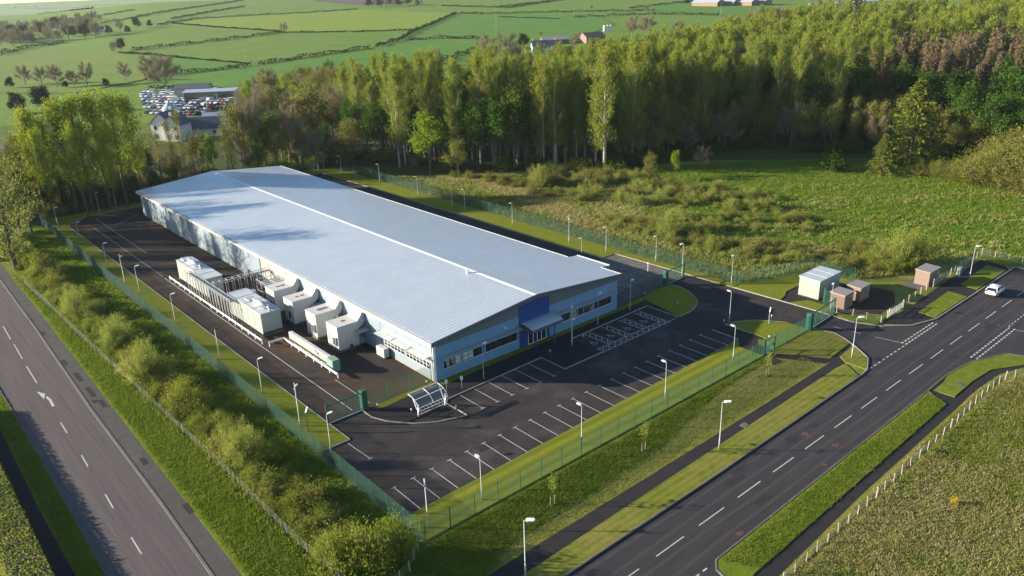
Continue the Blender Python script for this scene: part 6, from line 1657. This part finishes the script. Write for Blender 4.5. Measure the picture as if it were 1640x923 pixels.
HEDGES = [
 ('hedge climbing from the white farmhouse at the far upper left', [(288.9, 1345.1), (345.0, 1329.8), (417.6, 1378.3)], 1.9),
 ('long hedge running up to the skyline at the upper left', [(303.7, 1151.3), (340.8, 1160.6), (395.6, 1218.0), (456.2, 1278.0), (541.8, 1350.1), (612.4, 1418.4)], 1.9),
 ('long hedge along the lower side of the middle strip fields at the upper left', [(317.3, 977.8), (344.1, 1001.6), (384.0, 1032.3), (420.1, 1023.5), (445.1, 1016.9), (501.8, 992.4), (579.3, 978.4)], 2.0),
 ('short hedge between two narrow strip fields at the upper left', [(365.4, 1068.3), (443.2, 1152.7), (533.2, 1231.4)], 1.8),
 ('thin brown hedge under the bright yellow-green field', [(339.3, 994.4), (344.5, 878.1), (358.7, 767.7), (354.5, 740.2), (394.3, 679.7), (443.3, 644.1)], 1.2),
 ('dark hedge from the lone round tree up to the round bare tree', [(206.7, 709.8), (230.0, 701.4), (281.2, 713.3), (338.2, 732.7), (354.2, 737.0)], 2.2),
 ('thin brown hedge crossing the fields below the lone round tree', [(193.5, 699.7), (202.7, 649.3), (209.9, 587.4), (221.5, 521.4)], 1.0),
 ('dark hedge from the tall bare pair of trees to the telegraph pole', [(150.7, 500.9), (174.2, 506.1), (202.2, 504.7), (218.4, 508.7)], 2.2),
 ('long dark hedge in the middle fields above the hall', [(225.1, 510.4), (271.7, 524.4), (325.9, 537.5)], 2.2),
 ('dark hedge climbing to the right from the middle fields', [(332.5, 540.1), (378.3, 574.0), (422.2, 622.5), (507.6, 701.5), (598.7, 787.6)], 2.4),
 ('short hedge running right to the big bare farm trees', [(378.1, 564.6), (405.8, 548.3), (417.2, 519.3)], 1.9),
 ('wide dark hedge down in front of the farm trees', [(268.1, 403.2), (293.2, 412.4), (331.5, 434.7), (357.5, 447.5)], 3.0),
 ('straight hedge across the far fields at top centre', [(600.6, 783.5), (604.6, 744.2), (658.8, 692.0), (692.0, 653.3), (728.2, 595.7)], 2.0),
 ('hedge in front of the far right fields left of the wood', [(614.9, 611.3), (687.6, 567.4), (706.1, 496.3)], 2.2),
 ('hedge rising to the top edge right of centre', [(698.7, 826.9), (765.9, 840.9), (845.6, 851.8)], 1.9),
 ('hedge rising to the low brick sheds', [(747.4, 649.7), (884.9, 659.3)], 1.9),
 ('thin hedge above the farmhouse', [(584.4, 692.3), (597.0, 611.5)], 1.0),
 ('hedge along the top edge above the centre fields', [(678.5, 925.3), (693.4, 802.4), (805.2, 845.4)], 1.8),
 ('bushy hedge at the left edge under the bare trees', [(128.6, 817.3), (163.1, 873.3), (201.3, 896.5)], 3.5),
 ('hedge below the skyline at the far left', [(1197.2, 6289.3), (1399.5, 5845.0), (2271.7, 7864.2)], 2.2),
 ('dark shelter hedge at the skyline left of the far fields', [(387.6, 1903.2), (448.2, 1911.8), (442.4, 1701.8)], 2.4),
 ('hedge behind the car lot', [(138.2, 455.9), (153.3, 442.4), (163.4, 407.3)], 1.4),
 ('low hedge below the car lot', [(118.8, 351.7), (132.3, 355.5), (145.1, 361.3)], 2.2),
]
for lb, pts, h in HEDGES: field_hedge(lb, pts, h * 1.25, 2.0, 'hedge', 9.0)
FAR = [
 ((96.7, 546.5, 11.5), 'bare', 'leafless tree, leftmost of the row before the left fields'), ((103.3, 536.1, 10.7), 'bare', 'leafless tree, second of the row before the left fields'), ((106.0, 513.1, 12.8), 'bare', 'leafless tree in the middle of the row before the left fields'),
 ((113.6, 509.4, 9.1), 'bare', 'slim leafless tree in the row before the left fields'), ((119.6, 503.5, 12.1), 'bare', 'round leafless tree right in the row before the left fields'), ((139.5, 501.0, 10.3), 'bare', 'faint leafless tree between the row and the tall pair'),
 ((136.7, 442.8, 17.5), 'bare', 'tall leafless tree beside the car lot, left of a pair'), ((139.4, 431.8, 18.4), 'bare', 'tall leafless tree beside the car lot, right of a pair'),
 ((87.2, 537.2, 5.8), 'cypress', 'dark green tree at the left end of the leafless row'), ((124.5, 486.2, 4.6), 'cypress', 'dark round evergreen right of the leafless row'), ((108.5, 504.5, 4.0), 'cypress', 'small dark evergreen under the leafless row'),
 ((78.0, 415.1, 11.0), 'cypress', 'big dark spreading evergreen left of the yellow-green belt'), ((69.0, 420.9, 8.6), 'cypress', 'dark spreading evergreen at the left edge'),
 ((200.1, 712.4, 9.6), 'cypress', 'lone dark round tree on a field corner'), ((188.7, 693.0, 9.8), 'bare', 'small leafless tree beside the lone dark round tree'),
 ((350.9, 730.3, 9.9), 'bare', 'round leafless tree on the hedge junction in mid fields'), ((186.5, 373.5, 12.3), 'olive', 'spreading half-leafed tree above the belt, centre left'), ((196.1, 378.4, 10.4), 'bare', 'leafless tree beside the spreading half-leafed tree'),
 ((159.3, 366.7, 10.9), 'bare', 'pale leafless tree right of the car lot, rear'), ((167.0, 363.0, 10.3), 'bare', 'pale leafless tree, second right of the car lot'), ((170.1, 353.0, 9.0), 'bare', 'pale leafless tree, third right of the car lot'), ((143.3, 344.3, 10.6), 'bare', 'leafless tree at the right end of the car lot'),
 ((267.7, 407.2, 7.8), 'bare', 'faint leafless tree before the centre fields'), ((291.0, 404.8, 10.2), 'bare', 'leafless tree by the wide dark hedge'), ((310.0, 377.4, 17.1), 'bare', 'large brown leafless tree left of the farmhouse'), ((304.3, 355.4, 19.1), 'bare', 'largest brown leafless tree beside the farmhouse'),
 ((308.6, 349.4, 14.3), 'bare', 'brown leafless tree touching the farmhouse'), ((388.8, 435.7, 9.3), 'cypress', 'dark evergreen behind the left gable of the farmhouse'), ((446.8, 479.6, 6.1), 'bright', 'bright green tree behind the farmhouse roof'), ((397.7, 392.5, 11.3), 'bare', 'leafless tree between farmhouse and barn'),
 ((483.8, 417.4, 15.4), 'bare', 'wide leafless tree right of the white tank'), ((482.0, 401.7, 16.8), 'bare', 'tall leafless tree right of the white tank'), ((493.8, 381.9, 14.0), 'bare', 'brown leafless tree at the left rear of the wood'), ((507.2, 377.9, 10.6), 'bare', 'second brown leafless tree at the left rear of the wood'),
 ((526.6, 363.9, 15.5), 'bare', 'pale leafless tree rising behind the poplars'), ((536.8, 346.5, 19.2), 'bare', 'tall leafless tree below the low brick sheds'), ((548.8, 345.2, 22.9), 'bright', 'bright green tree standing above the wood at the top'), ((555.0, 334.4, 20.2), 'bare', 'leafless tree right of the bright one at the top'),
 ((593.3, 328.5, 21.7), 'bare', 'leafless tree at the top edge, right of the sheds'), ((602.0, 313.0, 23.2), 'bare', 'brown leafless tree before the white shed at the top'), ((617.1, 307.4, 21.6), 'cypress', 'dark evergreen before the white shed at the top'), ((825.9, 627.0, 7.1), 'cypress', 'small dark tree beside the low brick sheds'),
 ((265.5, 938.5, 13.1), 'bare', 'leafless tree beside the white cottage at far left'), ((290.3, 964.0, 11.0), 'cypress', 'dark round tree right of the white cottage at far left'), ((303.1, 959.9, 7.2), 'cypress', 'low dark tree, farther right of the white cottage'), ((250.1, 924.4, 8.6), 'cypress', 'dark tree in front of the white cottage'), ((263.1, 905.4, 7.2), 'cypress', 'dark bush tree along the cottage hedge'),
 ((694.8, 581.0, 8.8), 'bare', 'small leafless tree by the far right hedge'), ((729.1, 692.4, 2.8), 'cypress', 'tiny dark tree alone in the far right field'),
]
for (x, y, h), k, lb in FAR: plant(k, x, y, h, lb, None, 1.0 if k != 'cypress' else 1.0)
for i in range(len(FARROW)):
    P3 = FARROW[i]
    plant(['bare', 'bare', 'olive', 'bare', 'bare', 'thin', 'cypress'][i % 7], P3[0], P3[1], rnd.uniform(9, 15), 'tree in the leafless wood at the far upper left', 'trees of the leafless wood at the upper left')
for i, P3 in enumerate(TOPROW):
    plant('bare' if i % 3 else 'cypress', P3[0], P3[1], rnd.uniform(7, 11), 'leafless tree in the grove at the top edge above the fields', 'trees of the grove at the top edge')

def house(name, label, base, rz, L, W, he, hr, wall, roof, wins=(), door=True, chim=(), cat='house', zoff=0):
    x, y = base; z = terr(x, y)
    t = thing(name, label, cat, (x, y, z - .1), rz)
    mb = MB(); n = 5
    pr = [(-W / 2, 0), (W / 2, 0), (W / 2, he), (0, hr), (-W / 2, he)]
    mb.add([(-L / 2, p, q) for p, q in pr] + [(L / 2, p, q) for p, q in pr], [tuple(reversed(range(5))), tuple(range(5, 10))] + [(i, (i + 1) % n, n + (i + 1) % n, n + i) for i in range(n)])
    mb.build('wall', M[wall], t, local=True)
    mb = MB(); ov = .35; sl = (hr - he) / (W / 2)
    for s in (-1, 1):
        a = (0, hr + .12); b = (s * (W / 2 + ov), he - ov * sl + .12)
        vs = [(-L / 2 - ov, a[0], a[1]), (L / 2 + ov, a[0], a[1]), (L / 2 + ov, b[0], b[1]), (-L / 2 - ov, b[0], b[1])]
        mb.add(vs + [(p, q, r - .15) for p, q, r in vs], [(0, 1, 2, 3), (7, 6, 5, 4), (0, 4, 5, 1), (1, 5, 6, 2), (2, 6, 7, 3), (3, 7, 4, 0)])
    rf = mb.build('roof', M[roof], t, local=True)
    for cx in chim:
        mb = MB(); mb.box(cx - .4, cx + .4, -.4, .4, hr - .6, hr + 1.2); mb.build('chimney', M[wall], rf, local=True)
    for (side, u, zz, ww, hh) in wins:
        mb = MB()
        if side in ('f', 'b'):
            s = -1 if side == 'f' else 1; mb.box(u - ww / 2, u + ww / 2, s * (W / 2 + .02) - .03, s * (W / 2 + .02) + .03, zz, zz + hh)
        else:
            s = -1 if side == 'l' else 1; mb.box(s * (L / 2 + .02) - .03, s * (L / 2 + .02) + .03, u - ww / 2, u + ww / 2, zz, zz + hh)
        mb.build('window', M['glass'], t, local=True)
    if door:
        mb = MB(); mb.box(-.5, .5, -W / 2 - .05, -W / 2 + .02, 0, 2.1); mb.build('door', M['slate'], t, local=True)
    return t
W2 = lambda side, us, zs: [(side, u, z, 1.0, 1.3) for u in us for z in zs]
house('gabled_house', 'white house with two tall gables below the car lot, dark roof', (93.7, 297.1), R(40), 9, 7.5, 6.2, 9.8, 'wallw', 'slate', W2('l', (-2, 2), (1, 4)) + W2('f', (-3, 0, 3), (1, 4)), chim=(3.5,))
house('gabled_house', 'narrow white gabled house right next to the twin-gabled one', (95.2, 291.5), R(40), 8, 6, 6.0, 9.0, 'wallw', 'slate', W2('l', (-1.5, 1.5), (1, 4)), chim=(-3,))
t = thing('round_turret', 'pale conical turret roof rising behind the white gabled house', 'turret', (*(102.5, 319.2), 0))
x, y = (102.5, 319.2); mb = MB(); mb.tube([(x, y, 0), (x, y, 7.5)], 2.6, 18); mb.build('wall', M['wallw'], t); mb = MB(); mb.tube([(x, y, 7.5), (x, y, 7.6), (x, y, 10.2), (x, y, 11.2)], [2.9, 2.9, .3, .12], 18); mb.build('roof', M['shedroof'], t)
house('slate_roofed_house', 'low house with a dark blue slate roof and a white end gable', (105.7, 294.2), R(-32), 14, 8, 3.2, 6.6, 'wallw', 'slate', W2('f', (-4, 0, 4), (1,)), chim=(5.5,))
house('pale_roofed_house', 'house with a pale grey roof and green wall beside the slate roofed one', (117.3, 305.3), R(-30), 14, 12, 3.0, 6.0, 'sagem', 'shedroof', W2('f', (-4, 4), (1,)))
house('dark_roofed_barn', 'grey-green barn with a dark roof at the back of the car lot', (142.7, 403.8), R(-32), 16, 11, 4.6, 6.4, 'cladg', 'slate', (), cat='barn')
t = thing('open_shed', 'long white open-fronted shed at the back of the car lot', 'shed', (*(144.4, 385.9), terr(*(144.4, 385.9))), R(-35))
mb = MB(); mb.box(-12, 12, 3, 3.3, 0, 4.2); mb.box(-12, -11.7, -4, 3, 0, 4.2); mb.box(11.7, 12, -4, 3, 0, 4.2); mb.box(3, 3.3, -4, 3, 0, 4.2); mb.build('wall', M['wallw'], t, local=True)
mb = MB(); mb.add([(-12.4, -4.6, 4.3), (12.4, -4.6, 4.3), (12.4, 3.6, 4.9), (-12.4, 3.6, 4.9), (-12.4, -4.6, 4.1), (12.4, -4.6, 4.1), (12.4, 3.6, 4.7), (-12.4, 3.6, 4.7)], [(0, 1, 2, 3), (7, 6, 5, 4), (0, 4, 5, 1), (1, 5, 6, 2), (2, 6, 7, 3), (3, 7, 4, 0)]); mb.build('roof', M['shedroof'], t, local=True)
# the car lot
lot = [(130.6, 444.4), (152.4, 439.9), (161.0, 393.3), (144.7, 356.2), (120.1, 345.1), (108.1, 365.1)]
drape('car_lot', lot, M['footway'], .12, 8)
def small_car(paint, label, van=False):
    t = thing('parked_car', label, 'car', (0, 0, 0), 0, 'cars parked in the distant lot')
    mb = MB(); pr = [(-2.1, .3), (-2.1, .85), (-1.7, .95), (1.0, .92), (2.05, .72), (2.1, .3)] if not van else [(-2.4, .3), (-2.4, 1.9), (1.2, 1.95), (1.7, 1.1), (2.4, .95), (2.4, .3)]
    n = 6; mb.add([(x, -.86, z) for x, z in pr] + [(x, .86, z) for x, z in pr], [tuple(range(n)), tuple(reversed(range(n, 2 * n)))] + [(i, i + n, (i + 1) % n + n, (i + 1) % n) for i in range(n)]); mb.build('body', paint, t, local=True)
    if not van:
        mb = MB(); pr = [(-1.9, .92), (-1.4, 1.38), (.3, 1.4), (1.0, .91)]; n = 4
        mb.add([(x, -.74 + .1 * (z > 1), z) for x, z in pr] + [(x, .74 - .1 * (z > 1), z) for x, z in pr], [tuple(range(n)), tuple(reversed(range(n, 2 * n)))] + [(i, i + n, (i + 1) % n + n, (i + 1) % n) for i in range(n)]); mb.build('windows', M['glass'], t, local=True)
        mb = MB(); mb.box(-1.4, .25, -.62, .62, 1.39, 1.45); mb.build('roof', paint, t, local=True)
    else:
        mb = MB(); mb.add([(1.22, -.8, 1.9), (1.22, .8, 1.9), (1.72, .8, 1.15), (1.72, -.8, 1.15)], [(0, 1, 2, 3)]); mb.build('windscreen', M['glass'], t, local=True)
    for x in (-1.3, 1.3):
        for s in (-1, 1): mb = MB(); mb.tube([(x, s * .7, .3), (x, s * .88, .3)], .3, 10); mb.build('wheel', M['black'], t, local=True)
    return t
paints = [('white', (.75, .75, .76)), ('white', (.75, .75, .76)), ('silver', (.50, .53, .56)), ('dark blue', (.03, .05, .12)), ('black', (.03, .03, .035)), ('red', (.35, .03, .025)), ('silver', (.52, .54, .57)), ('pale blue', (.35, .50, .62))]
cars = [small_car(plain('car_paint_' + n.replace(' ', '_') + str(i), c, .25, var=.02), n + ' car in the distant packed car lot') for i, (n, c) in enumerate(paints)]
cars.append(small_car(plain('van_paint_white', (.76, .76, .76), .3, var=.02), 'white van in the distant packed car lot', True))
used = [False] * len(cars)
ang = math.atan2((161.0, 393.3)[1] - (130.6, 444.4)[1], (161.0, 393.3)[0] - (130.6, 444.4)[0])
ca, sa = math.cos(ang), math.sin(ang)
ox, oy = (130.6, 444.4); k = 0
for r_ in range(-10, 3):
    for c_ in range(0, 40):
        dx = c_ * 2.75; dy = r_ * 7.2 + (r_ % 2) * -1.2
        x = ox + ca * dx - sa * dy; y = oy + sa * dx + ca * dy
        if not inside((x, y), lot) or rnd.random() < .2 or k > 150: continue
        i = rnd.choice([0, 1, 0, 2, 3, 4, 5, 6, 7, 8, 0, 2]); z = terr(x, y) + .12
        rz = ang + PI / 2 + rnd.uniform(-.06, .06) + (PI if rnd.random() < .5 else 0)
        if not used[i]: o = cars[i]; used[i] = True; o.location = (x, y, z); o.rotation_euler = (0, 0, rz)
        else: copy_tree(cars[i], (x, y, z), rz)
        k += 1
# farm on the right of centre
house('farmhouse', 'grey-blue farmhouse with a dark slate roof beyond the poplars', (375.2, 399.4), R(-33), 17, 8, 5.2, 8.6, 'bluewall', 'slate', W2('f', (-6, -3, 0, 3, 6), (1, 3.6)), chim=(-7.5, 7.5))
house('farm_barn', 'long low barn with a mauve roof behind the farmhouse', (425.4, 441.8), R(-33), 20, 9, 3.2, 5.2, 'redbrown', 'kiroof', (), False, cat='barn')
house('red_barn', 'red-brown sheet metal barn right of the farmhouse', (446.8, 424.1), R(-15), 16, 11, 4.4, 7.2, 'redbrown', 'redbrown', (), False, cat='barn')
house('lean_to', 'white lean-to at the left end of the farmhouse', (369.6, 408.0), R(-33), 6, 5, 2.6, 4.0, 'wallw', 'slate', W2('f', (-1.5, 1.5), (.8,)), False, cat='outbuilding')
t = thing('white_tank', 'row of three white tanks right of the red barn', 'tank', (*(522.4, 477.8), terr(*(522.4, 477.8))))
for k in (-1, 0, 1):
    mb = MB(); mb.tube([(2.6 * k * .76, 2.6 * k * -.65, 0), (2.6 * k * .76, 2.6 * k * -.65, 4.4), (2.6 * k * .76, 2.6 * k * -.65, 4.8)], [1.2, 1.2, .6], 14); mb.build('tank', M['wallw'], t, local=True)
for i, (p, lb) in enumerate((((817.4, 590.0), 'low sandy brick shed with a blue-grey roof, leftmost of four at the top'), ((833.4, 578.8), 'low sandy brick shed with a blue-grey roof, second of four at the top'), ((840.9, 560.1), 'low sandy brick shed with a blue-grey roof, third of four at the top'), ((855.6, 552.2), 'low sandy brick shed, rightmost of four at the top, half behind trees'))):
    house('brick_shed', lb, p, R(95), 34, 17, 4.5, 8.0, 'brick', 'shedroof', (('l', 5, .5, 3.0, 3.0),), False, cat='shed')
house('white_shed', 'long white shed at the top edge above the wood', (892.9, 428.7), R(-35), 42, 14, 5, 7, 'wallw', 'shedroof', (), False, cat='shed')
house('blue_roofed_shed', 'pale blue roofed shed at the top edge left of the white shed', (847.8, 461.6), R(-35), 30, 12, 4, 6, 'bluewall', 'shedroof', (), False, cat='shed')
house('grey_shed', 'dark grey shed at the top edge right of the white shed', (878.1, 387.1), R(-35), 34, 12, 4, 6, 'slate', 'slate', (), False, cat='shed')
house('white_cottage', 'tiny white cottage among trees at the far upper left', (257.0, 988.1), R(-20), 11, 6.5, 3.4, 6.2, 'wallw', 'slate', W2('f', (-3, 3), (1,)), chim=(-4.5,))
for i, (p, lb) in enumerate((((1370.4, 7411.4), 'tiny pale house on the far skyline, leftmost'), ((1484.4, 7620.4), 'tiny pale house on the far skyline, second from left'), ((1607.0, 7868.2), 'tiny pale house on the far skyline, third from left'), ((1604.0, 7507.1), 'tiny pale house on the far skyline nearest the field'))):
    house('skyline_house', lb, p, R(-20), 16, 9, 5, 8, 'wallw', 'slate', W2('f', (-3, 3), (1, 3.4)))
def pole(x, y, h, label):
    z = terr(x, y); t = thing('telegraph_pole', label, 'telegraph pole', (x, y, z), group='telegraph poles in the far fields')
    mb = MB(); mb.tube([(0, 0, 0), (0, 0, h)], [.16, .11], 6); mb.build('pole', M['timber'], t, local=True); mb = MB(); mb.box(-.9, .9, -.06, .06, h - .5, h - .38); mb.build('crossarm', M['timber'], t, local=True)
for (x, y, h), lb in (((221.5, 521.4, 9.0), 'telegraph pole at the end of the dark hedge, left of centre'), ((399.2, 612.4, 5.2), 'short pale telegraph pole in the bright field hedge'), ((481.6, 575.5, 19.1), 'telegraph pole in the field above the bare farm trees'), ((610.8, 908.4, 15.1), 'telegraph pole beside the grove at the top edge'), ((683.6, 564.1, 9.8), 'telegraph pole on the far right hedge'), ((609.5, 604.1, 12.1), 'telegraph pole on the hedge above the farm'), ((713.7, 499.4, 8.9), 'telegraph pole below the low brick sheds')): pole(x, y, h, lb)
def animal_blob(): pass
sheet('bare_bank', [(117.3, 222.4), (122.5, 244.6), (140.7, 274.2), (161.6, 293.0), (171.3, 291.1), (130.5, 222.0)], M['earth'], .02)
o = bpy.data.objects.get('ground')
# ------------------------------------------------------------------ air
HAZE = 0.00005
if HAZE:
    mb = MB(); mb.box(-2500, 6500, -6500, 4500, -14, 62); 
    m = bpy.data.materials.new('haze_air'); m.use_nodes = True; nt = m.node_tree; nt.nodes.clear()
    out = nt.nodes.new('ShaderNodeOutputMaterial'); pv = nt.nodes.new('ShaderNodeVolumePrincipled')
    pv.inputs['Color'].default_value = (.78, .87, .97, 1); pv.inputs['Density'].default_value = HAZE; pv.inputs['Anisotropy'].default_value = .2
    nt.links.new(pv.outputs[0], out.inputs['Volume'])
    hz = mb.build('haze', m); hz['kind'] = 'stuff'; hz['label'] = 'faint haze over the far fields'; hz['category'] = 'haze'
